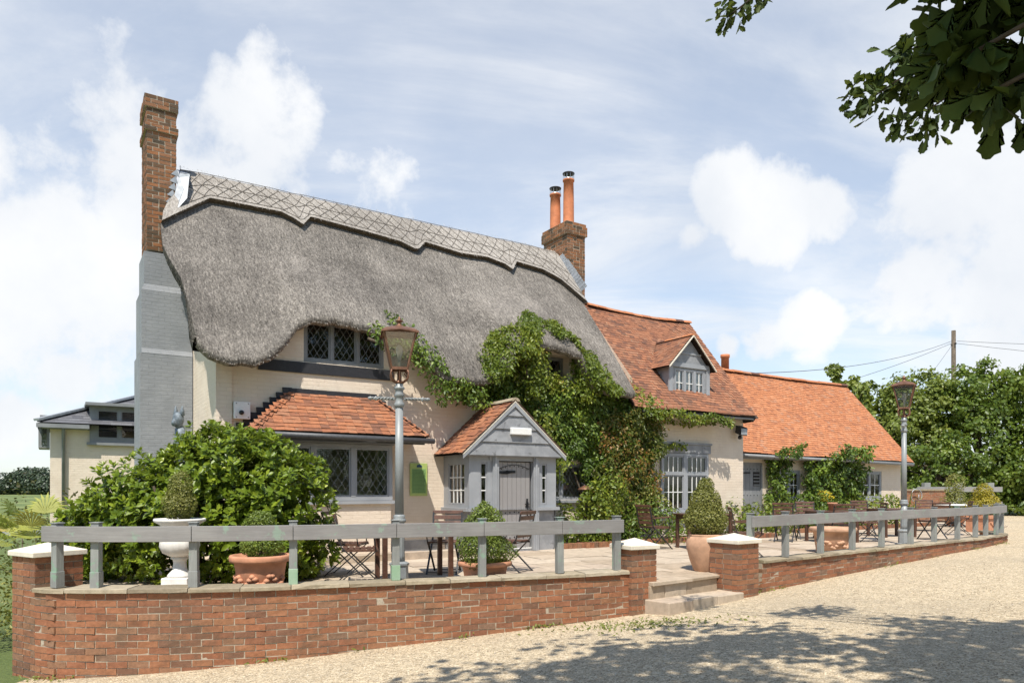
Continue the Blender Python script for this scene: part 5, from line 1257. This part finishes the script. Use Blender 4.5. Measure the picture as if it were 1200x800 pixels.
t = thing('pedestal_table','round white-topped table on a black iron pedestal near the conifers','table',(14.6,23.6,PZ)); b = MB(); b.lathe([(0,.71),(.55,.71),(.56,.725),(.55,.745),(0,.745)],(0,0,0),32); b.build('tabletop','white',t)
b = MB(); b.lathe([(.07,.05),(.04,.12),(.035,.6),(.10,.70)],(0,0,0),12)
for k in range(4): an = k*math.pi/2+.5; b.tube([(0,0,.18),(.2*math.cos(an),.2*math.sin(an),.12),(.34*math.cos(an),.34*math.sin(an),.02)],.022,6)
b.build('pedestal','iron',t)

# ---------------- end wall, fence at the far right, planting bed edging
t = thing('boundary_wall','low old brick wall at the far end of the terrace','wall',(16.2,29.5,0),R(18)); b = MB(); b.span((-1.9,0,-.2),(2.2,.22,1.55)); b.build('core','mortar',t)
b = MB()
for r in range(22):
    x = -1.9-(.11 if r%2 else 0)
    while x < 2.2:
        a,e = max(x,-1.9),min(x+.216,2.2)
        if e-a>.04: b.box(((a+e)/2,.045,-.05+r*.0745),(e-a-.002,.1,.064),None,0,None,.003)
        x += .226
b.build('brickwork','brick',t); b = MB(); b.span((-1.95,-.04,1.55),(2.25,.26,1.62)); b.build('coping','coping',t)
t = thing('iron_hoop_ornament','pale wire hoop ornament hanging on the end brick wall','ornament',(16.6,29.5,1.05),R(18)); b = MB(); b.tube([(.28*math.cos(a),-.06,.30+.28*math.sin(a)) for a in np.linspace(-.6,4.2,20)],.018,6); b.tube([(.28*math.cos(-.6),-.06,.30+.28*math.sin(-.6)),(.1,-.06,.15),(.12,-.06,.35)],.018,6); b.build('hoop','lead',t)
t = thing('ranch_fence','grey two-bar wooden fence beyond the terrace end','fence',(19.6,31.5,.3),R(6))
for x in (-1.5,0,1.5):
    b = MB(); b.span((x-.14,-.1,0),(x+.14,.1,1.6)); b.build('post','railpost',t)
for z in (.55,1.2):
    b = MB(); b.span((-2.0,-.14,z),(2.0,-.10,z+.22)); b.build('rail','rail',t)
def edging(u0,u1,v,label):
    t = thing('brick_edging',label,'edging',HC,HA); b = MB(); u = u0
    while u < u1: b.box((u,v+random.uniform(-.01,.01),PZ+.05),(.10,.2,.12),Matrix.Rotation(R(random.uniform(-6,6)),3,'Y'),0,None,.006); u += .115
    b.build('brickwork','brick',t); b = MB(); b.span((u0,v+.1,PZ-.02),(u1,-.05,PZ+.06)); b.build('soil','soil',t)
edging(6.4,13.2,-1.15,'row of slanted edging bricks around the bed from porch to wing')
edging(15.3,22.4,-.35,'row of edging bricks around the bed along the low range')
t = thing('stone_kerb','worn stone kerb in front of the bay window wall','kerb',HC,HA); b = MB(); u = .2
while u < 4.0: l = random.uniform(.5,.9); b.box((u+l/2,-1.35,PZ+.04),(l-.01,.32,.16),None,0,None,.01); u += l
b.build('kerb_stone','stone',t)

# ---------------- statue behind laurel
t = thing('beast_statue','blue-grey weathered beast statue peeping over the laurel by the grey chimney base','statue',(-6.25,13.6,0),R(-20))
b = MB(); b.tube([(0,0,0),(0,0,1.9),(0,-.02,2.35),(0,-.06,2.65),(0,-.12,2.82)],[.22,.22,.24,.17,.12],14); b.lathe([(0,-.17),(.10,-.12),(.16,0),(.14,.10),(.06,.15),(0,.16)],(0,-.16,2.95),14)
for s in (-1,1): b.lathe([(.07,0),(.055,.09),(.02,.17),(0,.19)],(s*.12,-.13,3.04),8); b.tube([(s*.17,-.05,2.5),(s*.22,-.22,2.35),(s*.12,-.30,2.45)],[.09,.07,.05],8)
b.tube([(0,-.22,2.93),(0,-.36,2.88)],[.09,.055],10); b.v = [(x*.66,y*.66,z-.02) for x,y,z in b.v]; b.build('body','statue',t)

# ---------------- laurel bush and other planting
def rosette_bush(name, label, cat, loc, blobs, size, mat, shoots, lps=9):
    """shoots on the surface of the blobs, each a whorl of leaves round a young tip"""
    t = thing(name, label, cat, loc); Ps, Tips, Ns, Sz, Rn = [], [], [], [], []
    for c, rad, n in blobs:
        p, d = ball_pts(int(n*shoots), c, rad, .45); bumps = norm(RNG.normal(0,1,(26,3))); k = np.max(np.maximum(0,d@bumps.T)**14,axis=1)
        p = np.array(c)+(p-np.array(c))*(.84+.26*k)[:,None]; o = norm(norm(d/np.array(rad))+np.array([0,0,.55])+RNG.normal(0,.28,d.shape)); young = RNG.random(len(p))
        for j in range(lps):
            tdir = norm(np.cross(o, RNG.normal(0,1,o.shape))); f = j/lps
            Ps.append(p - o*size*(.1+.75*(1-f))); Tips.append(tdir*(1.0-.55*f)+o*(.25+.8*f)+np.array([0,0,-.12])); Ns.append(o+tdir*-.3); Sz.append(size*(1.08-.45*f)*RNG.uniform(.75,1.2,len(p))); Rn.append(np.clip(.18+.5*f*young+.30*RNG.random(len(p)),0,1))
    P,T_,N_,S_,R_ = (np.concatenate(x) for x in (Ps,Tips,Ns,Sz,Rn)); V,F = leaf_arrays(P,T_,norm(N_),S_,.95); np_mesh('foliage',V,F,np.repeat(R_,2),mat,t)
    return t
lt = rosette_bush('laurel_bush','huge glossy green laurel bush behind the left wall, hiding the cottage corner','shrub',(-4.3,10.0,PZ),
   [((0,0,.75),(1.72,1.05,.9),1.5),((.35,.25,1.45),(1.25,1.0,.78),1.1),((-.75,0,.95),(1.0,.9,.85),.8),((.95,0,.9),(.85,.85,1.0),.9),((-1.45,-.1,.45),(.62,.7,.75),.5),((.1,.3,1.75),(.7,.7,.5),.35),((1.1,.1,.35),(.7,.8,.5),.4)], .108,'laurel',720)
b = MB()
for k in range(9): an = k*.7; b.tube([(.2*math.cos(an),.2*math.sin(an),-.1),(.5*math.cos(an),.4*math.sin(an),.6),(.9*math.cos(an),.6*math.sin(an),1.3)],[.05,.035,.015],6)
b.build('stem','twig',lt)
def facing(u, v, z): return np.array([to_world(a,b,c) for a,b,c in zip(u,v,z)])
FN = np.array([math.sin(HA), -math.cos(HA), 0.0])
def creeper(name, label, mat, samples, size, cat='climber', stems=None, droop=.9):
    """samples: list of (u,v,z) arrays"""
    t = thing(name, label, cat, HC, HA); P = np.array(samples); P = P+RNG.normal(0,.02,P.shape)
    n = len(P); out = np.tile(np.array([0,-1.,.35]),(n,1))
    ph = np.sin(P[:,0]*5.1+1)*np.sin(P[:,2]*4.3)+np.sin(P[:,0]*2.2+P[:,2]*2.9); r = np.clip(RNG.beta(2,2,n)*.7+.15+.12*ph,0,1)
    foliage('foliage', P, out, size, mat, t, .9, droop, r, 1.35)
    if stems:
        b = MB()
        for s in stems: b.tube(s, [.03-.018*i/(len(s)-1) for i in range(len(s))], 6)
        b.build('stem','bark',t)
    return t
def poly_fill(poly, n, vfun, lump=.12, dens=None):
    us, zs = [p[0] for p in poly], [p[1] for p in poly]; out_ = []
    while len(out_) < n:
        u, z = random.uniform(min(us)-.1,max(us)+.1), random.uniform(min(zs)-.1,max(zs)+.1)
        j = .10*math.sin(u*9+z*3)+.07*math.sin(z*13-u*4)
        if not inside(poly, u+j, z+j*.7): continue
        if dens and random.random() > dens(u,z): continue
        k = .5+.5*math.sin(u*6.3+1.3*math.sin(z*4))*math.sin(z*5.2+u); out_.append((u, vfun(u,z)-random.random()**.7*(lump*.5+lump*1.6*k), z))
    return out_
def thatch_v(u,z):
    """v of the thatch face at height z (nearest point), else the wall"""
    if z < lerp_pts(u,EAVE)-.2: return -.03
    lo, hi = 0.0, 1.0
    for _ in range(16):
        m_ = (lo+hi)/2
        if roof_pt(u,m_).z > z: lo = m_
        else: hi = m_
    return roof_pt(u,lo).y-.02
# main creeper between porch and wing, up over the second eyebrow
wallp = [(4.2,3.72),(4.7,3.9),(5.3,4.0),(5.9,4.0),(6.35,3.95),(7.8,3.95),(8.9,3.95),(9.6,3.8),(10.12,3.4),(10.02,2.9),(9.95,2.2),(9.9,1.1),(9.7,.6),(7.9,.5),(7.75,1.3),(7.6,2.3),(6.6,2.3),(5.9,3.1),(5.2,3.5),(4.6,3.5)]
S = poly_fill(wallp, 21000, lambda u,z: -.05, .17)
creeper('virginia_creeper','dense green creeper covering the cottage wall between porch and wing','creeper',S,.088,stems=[[(7.9,-.1,PZ),(7.7,-.12,1.5),(7.2,-.1,2.6),(6.3,-.1,3.6)],[(8.4,-.1,PZ),(8.5,-.12,1.8),(8.2,-.1,3.2)]])
redp = [(8.05,3.2),(8.6,3.5),(9.8,3.6),(10.05,3.3),(9.95,1.4),(9.6,.8),(8.2,.6),(7.95,1.8)]
creeper('virginia_creeper','reddish brown tinged creeper hanging left of the big grey window','creeperred',poly_fill(redp,5200,lambda u,z:-.20,.18),.075,stems=[[(9.2,-.12,PZ),(9.1,-.15,1.8),(9.4,-.15,3.3)]])
roofp = [(4.75,3.8),(4.9,4.4),(5.2,4.95),(5.55,5.2),(6.0,5.25),(6.25,5.6),(6.5,5.75),(6.85,5.5),(7.35,5.15),(7.9,4.85),(8.25,4.35),(8.6,3.95),(8.3,3.7),(7.55,3.75),(7.45,4.55),(7.3,4.85),(6.8,5.15),(6.5,5.25),(6.35,4.95),(6.2,4.7),(6.3,4.0),(5.9,3.7)]
S = poly_fill(roofp, 7600, thatch_v, .13, lambda u,z: min(1,max(.12,.62+.6*math.sin(u*7.3+z*2)*math.sin(z*6.1-u*2.2))))
S += [(6.25+random.random()*.42,-.06-random.random()*.3,3.9+random.random()*.9) for _ in range(650)]+[(7.40+random.random()*.35,-.06-random.random()*.3,3.9+random.random()*.85) for _ in range(550)]
S += [(6.75+random.gauss(0,.45),-.12-random.random()*.25,4.0+random.gauss(0,.13)) for _ in range(700)]
S += [(6.12+random.gauss(0,.13),-.3-random.random()*.35,random.uniform(3.6,4.7)) for _ in range(700)]+[(7.62+random.gauss(0,.13),-.3-random.random()*.3,random.uniform(3.6,4.6)) for _ in range(600)]
creeper('virginia_creeper','bright lime green creeper spreading over the thatch around the small eyebrow window','creeperlime',S,.078,stems=[[(6.0,-.45,4.0),(6.1,.1,4.9),(6.5,.7,5.5)]])
S = [(u+random.gauss(0,.06), -.40-random.random()*.22, lerp_pts(u,EAVE)-.14-random.random()**1.4*(.45 if u>3.2 else .3)-.1*math.sin(u*7)) for u in [random.uniform(2.45,4.9) for _ in range(1500)]]
S += [(u, thatch_v(u,lerp_pts(u,EAVE)+k)-.04, lerp_pts(u,EAVE)+k) for u,k in [(random.uniform(2.9,4.0),random.random()**2*.55) for _ in range(450)]]
creeper('virginia_creeper','ragged strand of creeper hanging under the thatch eaves behind the near lantern','creeper',S,.078,stems=[[(2.4,-.3,4.5),(3.4,-.4,4.2),(4.2,-.4,3.7),(5.0,-.3,3.7)]])
S = [(u, -.46-random.random()*.12, 3.62-random.random()*.22+.05*math.sin(u*5)-.03*(u-9.5)) for u in [random.uniform(9.3,12.4) for _ in range(900)]]+[(u,-.12-random.random()*.08,3.40-.1*random.random()-.03*math.sin(u*3)) for u in [random.uniform(10.1,12.1) for _ in range(200)]]
S += [(u, -.45+(z-3.6)/wk*1.0-.05, z) for u,z in [(9.15+random.random()**1.5*.9, 3.6+random.random()*.9) for _ in range(420)] if z < 4.6-(u-9.1)*.9]
S += [(u,-.12-random.random()*.06,2.72+.04*math.sin(u*6)+random.gauss(0,.04)) for u in [random.uniform(10.2,11.1) for _ in range(120)]]
creeper('virginia_creeper','yellow-green creeper trailing along the wing eaves under the dormer','creeperlime',S,.085)
S = [(6.35+random.gauss(0,.13)+.55*(2.9-z)*.5+(z<2.2)*.0, PV*.55+random.gauss(0,.22), z) for z in [random.uniform(2.0,3.3) for _ in range(500)]]
S += [(6.5+.5*k+random.gauss(0,.03), -.35+random.gauss(0,.05), 2.2-.42*k+random.gauss(0,.03)) for k in [random.random() for _ in range(90)]]
creeper('virginia_creeper','thin creeper sprawling over the right side of the porch roof','creeperlime',S,.085)
# shrubs under the windows
def bed_shrub(label, u, v, blobs, size, mat, name='bed_shrub', width=1.0):
    p = to_world(u,v,PZ); return stemmed(label,name,'shrub',tuple(p),blobs,size,mat,.3,None,width,.2,.03,.4)
bed_shrub('bright green leafy shrub beneath the leaded window right of the porch',7.2,-.55,[((-.3,0,.35),(.6,.45,.5),900),((.45,0,.6),(.5,.42,.8),1000),((.75,0,1.1),(.35,.32,.55),500)],.085,'creeperlime')
bed_shrub('low green hedge behind the edging bricks between porch and lone armchair',8.6,-.75,[((-.5,0,.2),(.7,.35,.35),800),((.5,0,.4),(.7,.4,.6),900)],.075,'creeper')
bed_shrub('olive rounded shrub behind the lone armchair',9.5,-.55,[((0,0,.5),(.75,.5,.65),1300)],.06,'boxgrey')
bed_shrub('low yellow-green plant under the big grey window',10.7,-.6,[((0,0,.25),(.7,.35,.3),600)],.07,'creeperlime')
bed_shrub('broad fresh green shrub at the corner of the wing by the low range door',13.3,-.4,[((-.5,0,.4),(.7,.5,.5),900),((.45,0,.35),(.7,.5,.5),800)],.09,'creeperlime')
# climbers on the low range
S = poly_fill([(15.3,2.75),(16.35,2.95),(16.4,2.4),(16.0,1.8),(16.05,.6),(15.2,.5),(15.25,1.5)],2600,lambda u,z: LV-.05-(.36 if z>2.6 else 0),.20); creeper('ivy_column','column of ivy beside the grey door of the low range','creeper',S,.095)
S = poly_fill([(17.0,2.5),(18.0,2.7),(18.4,3.05),(19.0,2.9),(19.6,2.95),(20.1,2.5),(20.0,1.8),(19.9,.7),(17.3,.6),(17.1,1.6)],6000,lambda u,z: LV-.06-(.34 if z>2.6 else 0),.28); creeper('climbing_shrub','broad mass of climbing foliage between the two low range windows','creeper',S,.12)
bed_shrub('spreading yellow-green shrub under the right low range window',19.8,.2,[((-1.2,0,.55),(1.1,.5,.65),1500),((.3,0,.45),(.9,.45,.6),1100)],.10,'creeperlime')
bed_shrub('mid green shrub below the left low range window',16.8,.2,[((0,0,.5),(.9,.45,.65),1400)],.10,'creeper')
p = to_world(17.2,.0,PZ+1.05); t = thing('yellow_flower','patch of yellow flowers beside the left low range window','flower',tuple(p)); plant_mass('bloom',[((0,0,0),(.22,.15,.16),160)],.07,'yellow',t)
def blades(label, name, loc, n, L, mat, spread=.5, wdt=.05, fan=False, cat='plant'):
    t = thing(name,label,cat,loc); b = MB()
    for k in range(n):
        an = random.uniform(0,2*math.pi); el_ = random.uniform(.25,1.2); l = L*random.uniform(.6,1.1); d = Vector((math.cos(an)*math.cos(el_),math.sin(an)*math.cos(el_),math.sin(el_))); s = d.cross(Vector((0,0,1))).normalized()*wdt*random.uniform(.7,1.2); pts = [d*l*f+Vector((0,0,-spread*l*f*f*.5)) for f in (0,.35,.7,1)]; w_ = (.5,1,.8,.05)
        vs = []
        for p_,q in zip(pts,w_): vs += [p_-s*q/2, p_+s*q/2]
        b.add(vs,[(2*i,2*i+1,2*i+3,2*i+2) for i in range(3)],0)
    b.build('leaves',mat,t); return t
p = to_world(21.9,.1,PZ+.3); blades('spiky upright plant against the end of the low range wall','spiky_plant',tuple(p),26,1.1,'palm',.2,.05)
# palm on the left: fans of narrow leaflets
t = thing('fan_palm','yellow-green fan palm behind the left end pier','palm',(-6.5,9.9,.42)); b = MB()
for k in range(24):
    an = random.uniform(0,6.28); el_ = random.uniform(.3,1.2); d = Vector((math.cos(an)*math.cos(el_),math.sin(an)*math.cos(el_),math.sin(el_))); hub = d*random.uniform(.45,.75)+Vector((0,0,.25)); s = d.cross(Vector((0,0,1))).normalized(); up = s.cross(d); rr = random.random()
    for q in range(13):
        a = (q-6)*.22; e = (d*math.cos(a)+s*math.sin(a)).normalized(); l = .44*(1-.05*abs(q-6)); m_ = hub+e*l*.55; tip_ = hub+e*l+Vector((0,0,-.10)); sd = e.cross(up).normalized()*.018
        b.add([hub-sd*.3,m_-sd+up*.01,tip_,m_+sd+up*.01],[(0,1,2,3)],0,rr)
b.build('fronds','palm',t); b = MB(); b.tube([(0,0,-1.0),(0,0,.35)],[.12,.08],8); b.build('trunk','bark',t)
stemmed('dark spindly bronze shrub left of the laurel before the slate-roofed building','bronze_shrub','shrub',(-8.55,13.0,-.5),[((-.1,0,1.3),(.42,.4,.55),260),((.45,0,1.5),(.22,.2,.5),110)],.07,'purple',1.2,clump=.9)
stemmed('small bronze shrub standing in the field edge at far left','bronze_shrub','shrub',(-11.35,16.6,-.5),[((0,0,1.25),(.45,.45,.75),260)],.08,'purple',1.2,clump=.9)
stemmed('low mounded hedge at the far left beyond the end pier','low_hedge','hedge',(-7.5,10.0,-.5),[((0,0,.62),(1.2,.9,.62),2600)],.06,'boxgrey',.4,clump=.2)

# ---------------- trees
def tree(label, loc, h, blobs, n, size, mat, name='hedgerow_tree', group=None, trunk_r=.18):
    t = thing(name,label,'tree',loc,0,group); Ps, Os = [], []; tot = sum(r[0]*r[1]+r[2]*r[0] for _,r in blobs)
    limbs = []
    for c, rad in blobs:
        m_ = int(n*(rad[0]*rad[1]+rad[2]*rad[0])/tot); nc = max(8,int(m_/70))
        cd = norm(RNG.normal(0,1,(nc,3))); cc = np.array(c)+cd*np.array(rad)*RNG.uniform(.55,1.05,(nc,1)); idx = RNG.integers(0,nc,m_)
        cs = min(rad)*.20*RNG.uniform(.6,1.5,nc)
        off = RNG.normal(0,1,(m_,3)); off = norm(off)*(RNG.random((m_,1))**.5)*cs[idx][:,None]*np.array([1.35,1.35,.95]); Ps.append(cc[idx]+off); Os.append(norm(off/cs[idx][:,None]+cd[idx]*.8+np.array([0,0,.35]))); limbs += [cc[k] for k in range(0,nc,4)]
        clb = RNG.random(nc); Os[-1] = Os[-1]; tree.r = getattr(tree,'r',[]); tree.r.append(np.clip(RNG.beta(2,2,m_)*.6+clb[idx]*.4,0,1))
    P = np.concatenate(Ps); O = np.concatenate(Os); r = np.concatenate(tree.r); tree.r = []
    foliage('crown',P,O,size,mat,t,1.25,.25,r,.8)
    b = MB(); b.tube([(0,0,-.3),(.05,0,h*.3),(0,.1,h*.6)],[trunk_r,trunk_r*.75,trunk_r*.4],8)
    for L in limbs[:26]:
        s = Vector((0,0,h*random.uniform(.2,.5))); e = Vector(L); b.tube([s,s.lerp(e,.5)+Vector((0,0,.2)),e],[trunk_r*.35,trunk_r*.2,.015],5)
    b.build('trunk','bark',t); return t
HG = 'hedgerow trees beyond the terrace'
tree('olive green bushy tree just right of the orange roof end, behind the far lamp',(19.3,36,.3),7,[((0,0,3.4),(2.6,2.3,2.8)),((1.0,0,5.4),(2.0,1.8,1.8)),((-1.2,0,2.3),(1.8,1.8,1.9))],19000,.17,'tree2',group=HG)
tree('rounded fresh green tree in the middle of the hedgerow, below the pole',(23.2,35.5,.3),7,[((0,0,3.3),(2.6,2.4,3.2)),((-.4,0,5.9),(2.2,1.8,1.7)),((1.2,-.6,1.8),(1.8,1.6,1.6)),((-1.8,0,4.9),(1.5,1.5,1.6))],22000,.18,'tree',group=HG)
tree('tall dark green tree filling the right edge of the picture',(27.0,35,.3),8,[((0,0,3.6),(2.8,2.6,3.4)),((.5,0,6.8),(2.1,1.9,2.0)),((-.6,-.6,2.2),(2.0,1.8,1.9)),((-1.6,0,6.1),(1.6,1.5,1.5))],22000,.19,'tree',group=HG)
tree('dark lower shrub tree at the foot of the hedgerow by the brick wall',(20.0,33.8,.3),5,[((0,0,1.9),(2.4,1.6,2.1)),((-1.6,.4,1.5),(1.5,1.3,1.6))],10000,.17,'tree',group=HG)
tree('broad low dark tree at the hedgerow foot near the gravel edge',(25.2,33.6,.3),5,[((0,0,1.7),(2.6,1.5,1.9)),((2.6,.3,1.6),(2.0,1.3,1.8))],11000,.17,'tree',group=HG)
tree('loose pale tree peeping over the far end of the orange roof',(17.2,37,.3),8,[((.2,0,5.6),(1.5,1.5,1.4)),((-.9,0,7.0),(.7,.7,1.1)),((.6,0,6.4),(.9,.9,.9))],2600,.22,'tree2','pale_tree')
tree('small far tree peeping over the slate roof beside the left chimney',(-15.6,34,-.5),8,[((0,0,6.2),(1.5,1.4,1.2)),((.5,0,5.2),(1.2,1.2,1.2))],1500,.22,'tree','small_tree')
# distant wood at the left
P = []; O = []
for k in range(95):
    x = -335+k*2.25+random.uniform(-1,1); y_ = 255+random.uniform(-5,5); hh = 6.0+1.2*math.sin(k*.27)+random.uniform(-1.0,1.0)+ (2.2 if 68<k<76 else 0); p_, d_ = ball_pts(1100,(x,y_,-.5+hh*.46),(6.0,4.0,hh*.55),.3); P.append(p_); O.append(d_)
o = foliage('distant_wood',np.concatenate(P),np.concatenate(O),.75,'farwood',None,1.4,.1); tag(o,'dark line of distant woodland beyond the field at far left','wood',None,'stuff')

# wood on the other side of the yard, behind the viewer: what the windows mirror
P = []; O = []
for k in range(16):
    x = 4+k*4.2+random.uniform(-1,1); y_ = -30+abs(k-6)*.6+k*.9; hh = random.uniform(8,12.5); p_, d_ = ball_pts(420,(x,y_,hh*.5),(3.4,3.0,hh*.55),.3); P.append(p_); O.append(d_)
o = foliage('facing_wood',np.concatenate(P),np.concatenate(O),.8,'tree',None,1.4,.1); tag(o,'belt of trees across the yard mirrored in the window panes','wood',None,'stuff')

# ---------------- overhanging oak: the tree stands right of and behind the viewer, out of the picture
OAKL = [(0,0)]
half = [(.05,.10),(.13,.20),(.10,.28),(.24,.38),(.15,.46),(.32,.58),(.20,.66),(.30,.78),(.16,.86),(.10,.97),(0,1.0)]
outl = [(0,0)]+half+[(-x,y) for x,y in half[-2::-1]]
OV = np.array([(x,y,.16*abs(x)-.12*y*y) for x,y in outl]); nO = len(OV)
OF = np.array([(0,i,i+1) for i in range(1,nO-1)])
oak = thing('oak_tree','overhanging oak whose dark lobed leaves hang into the top right corner','tree',(7.5,-3.0,ground_z(7.5,-3)))
ow = Vector((7.5,-3.0,ground_z(7.5,-3)))
P = []; 
def in_frame(x,y,z,m=60):
    if y < .3: return False
    px, py = 600+840*x/y, 572-840*(z-1.65)/y; return -m < px < 1200+m and -m < py < 800+m
YB = [(-3,4.6),(-1.6,5.0),(-.5,6.8),(.5,7.75),(1.3,8.35),(2.3,8.7),(3.1,8.6),(4.4,8.1),(5.5,7.4),(8,7.6),(15,9.2)]
cnt = 0; tries = 0
while cnt < 620 and tries < 40000:
    tries += 1
    gx = random.uniform(-1.8,14.5); gy = random.uniform(-2,lerp_pts(gx,YB)-.25); z = random.uniform(6.0,10.2)
    if math.sin(gx*1.9+1)*math.sin(gy*2.3+.5)+.5*math.sin(gx*4.1+gy*3) < -.78: continue         # light holes
    k = (z-0.1)/math.tan(R(SUN_EL)); x, y_ = gx+k*math.sin(R(SUN_AZ)), gy-k*math.cos(R(SUN_AZ))
    if in_frame(x,y_,z,110): continue
    m_ = 110 if gy < lerp_pts(gx,YB)-1.2 else 55
    q = RNG.normal(0,1,(m_,3)); q = norm(q)*(RNG.random((m_,1))**.4)*random.uniform(.45,.75)*np.array([1.2,1.0,.6]); P.append(np.array([x,y_,z])+q); cnt += 1
CC = [p.mean(0) for p in P]; P = np.concatenate(P)
foliage('crown',P-np.array(ow),norm(RNG.normal(0,1,P.shape)+np.array([0,0,.8])),.17,'oak',oak,1.4,.2)
b = MB(); b.tube([(0,0,-.3),(.05,0,2.0),(-.1,.2,4.5),(-.4,.5,6.5),(-.6,.8,8.5)],[.48,.40,.34,.24,.12],12)
for c in CC[::9]:
    e = Vector(c)-ow; s = Vector((-.1,.2,random.uniform(3.8,6.2))); b.tube([s,s.lerp(e,.5)+Vector((0,0,.3)),e],[.11,.06,.015],6)
# limbs that carry the sprays seen at the top right of the picture
sprays = [((3.29,6.0,5.02),.40,150,.125),((3.05,6.0,4.94),.22,60,.115),((3.46,6.0,4.80),.24,75,.125),((3.55,6.05,5.28),.30,80,.13),((3.32,6.0,5.30),.16,36,.11),((2.05,6.4,6.02),.20,60,.11),((2.28,6.45,6.10),.10,14,.11),((1.92,6.4,5.85),.13,26,.10),
          ((1.42,2.1,3.02),.15,90,.125),((1.52,2.1,2.86),.14,80,.12),((1.27,2.02,2.86),.09,34,.115),((1.33,2.0,2.75),.06,14,.11),((1.50,2.0,3.10),.18,80,.12),((1.25,1.98,3.02),.10,30,.115),((1.18,1.95,3.08),.07,12,.11)]
for c,_,_,_ in sprays:
    e = Vector(c)-ow; s = Vector((-.2,.3,5.0)) if c[1] > 4 else Vector((-.05,.1,3.6)); mid_ = s.lerp(e,.55)+(Vector((.9,-.2,.75)) if c[1] > 4 else Vector((1.3,-.2,1.5))); b.tube([s,mid_,s.lerp(e,.85)+Vector((.2,-.05,.25)),e],[.07,.035,.016,.006],6)
b.build('trunk','bark',oak)
Ps,Ts,Ns,Ss = [],[],[],[]
for c,rad,n_,sz in sprays:
    q = norm(RNG.normal(0,1,(n_,3)))*(RNG.random((n_,1))**.5)*rad; Ps.append(np.array(c)+q-np.array(ow)); Ts.append(norm(RNG.normal(0,.8,(n_,3))+norm(q)*.5+np.array([-.3,0,-.75]))); Ns.append(norm(RNG.normal(0,1,(n_,3))+np.array([0,-.5,.6]))); Ss.append(sz*RNG.uniform(.6,1.15,n_))
V,F = leaf_arrays(np.concatenate(Ps),np.concatenate(Ts),np.concatenate(Ns),np.concatenate(Ss),.95,OV,OF)
np_mesh('hanging_leaves',V,F,np.repeat(RNG.random(len(V)//nO),len(OF)),'oak',oak)

# ---------------- weeds and loose stones along the wall foot
P = []
for k in range(900):
    s = random.random(); path, S_ = (WL,SL) if random.random()<.6 else (WR,SR); q, d, n_ = on_path(path,S_,S_[-1]*s); 
    if math.sin(s*40)+math.sin(s*17+1) < .75: continue
    x, y_ = q - n_*abs(random.gauss(0,.08)); P.append((x,y_,ground_z(x,y_)+.02+random.random()*.03))
for k in range(420):
    x, y_ = random.gauss(1.6,.5), random.gauss(8.75,.22); P.append((x,y_,ground_z(x,y_)+.015))
P = np.array(P); o = foliage('weeds',P,np.tile(np.array([0,-.3,1.]),(len(P),1)),.045,'moss',None,.8,0); tag(o,'small weeds growing in the gravel along the foot of the wall','weeds',None,'stuff')
n_ = 16000; X = RNG.uniform(-4.6,11,n_); Y = 5.2+RNG.random(n_)**1.4*8; Zg = np.array([ground_z(a,c) for a,c in zip(X,Y)])+.014
OCT = np.array([(1,0,0),(0,1,0),(-1,0,0),(0,-1,0),(0,0,.75),(0,0,-.4)],float); OFc = np.array([(0,1,4),(1,2,4),(2,3,4),(3,0,4),(1,0,5),(2,1,5),(3,2,5),(0,3,5)])
sc_ = RNG.uniform(.004,.011,n_); an = RNG.uniform(0,6.28,n_); el2 = RNG.uniform(.65,1.0,n_)
ca_, sa_ = np.cos(an), np.sin(an)
V = np.zeros((n_,6,3)); ox, oy = OCT[None,:,0]*np.ones((n_,1)), OCT[None,:,1]*el2[:,None]
V[:,:,0] = X[:,None]+sc_[:,None]*(ox*ca_[:,None]-oy*sa_[:,None]); V[:,:,1] = Y[:,None]+sc_[:,None]*(ox*sa_[:,None]+oy*ca_[:,None]); V[:,:,2] = Zg[:,None]+sc_[:,None]*OCT[None,:,2]
keep = np.array([not inside(TER,a,c) and not (1.3<a<3.9 and c>9.2) for a,c in zip(X,Y)]); V = V[keep]; n_ = len(V)
M['pebble'] = pieces('loose pebble',[(0,(.22,.17,.12)),(.4,(.45,.37,.27)),(.8,(.58,.50,.39)),(1,(.72,.66,.56))],nscale=80,nb=.2)
o = np_mesh('loose_pebbles',V.reshape(-1,3),(np.arange(n_)[:,None,None]*6+OFc[None]).reshape(-1,3),np.repeat(RNG.random(n_),8),'pebble'); tag(o,'loose pale pebbles scattered over the gravel yard','pebbles',None,'stuff')
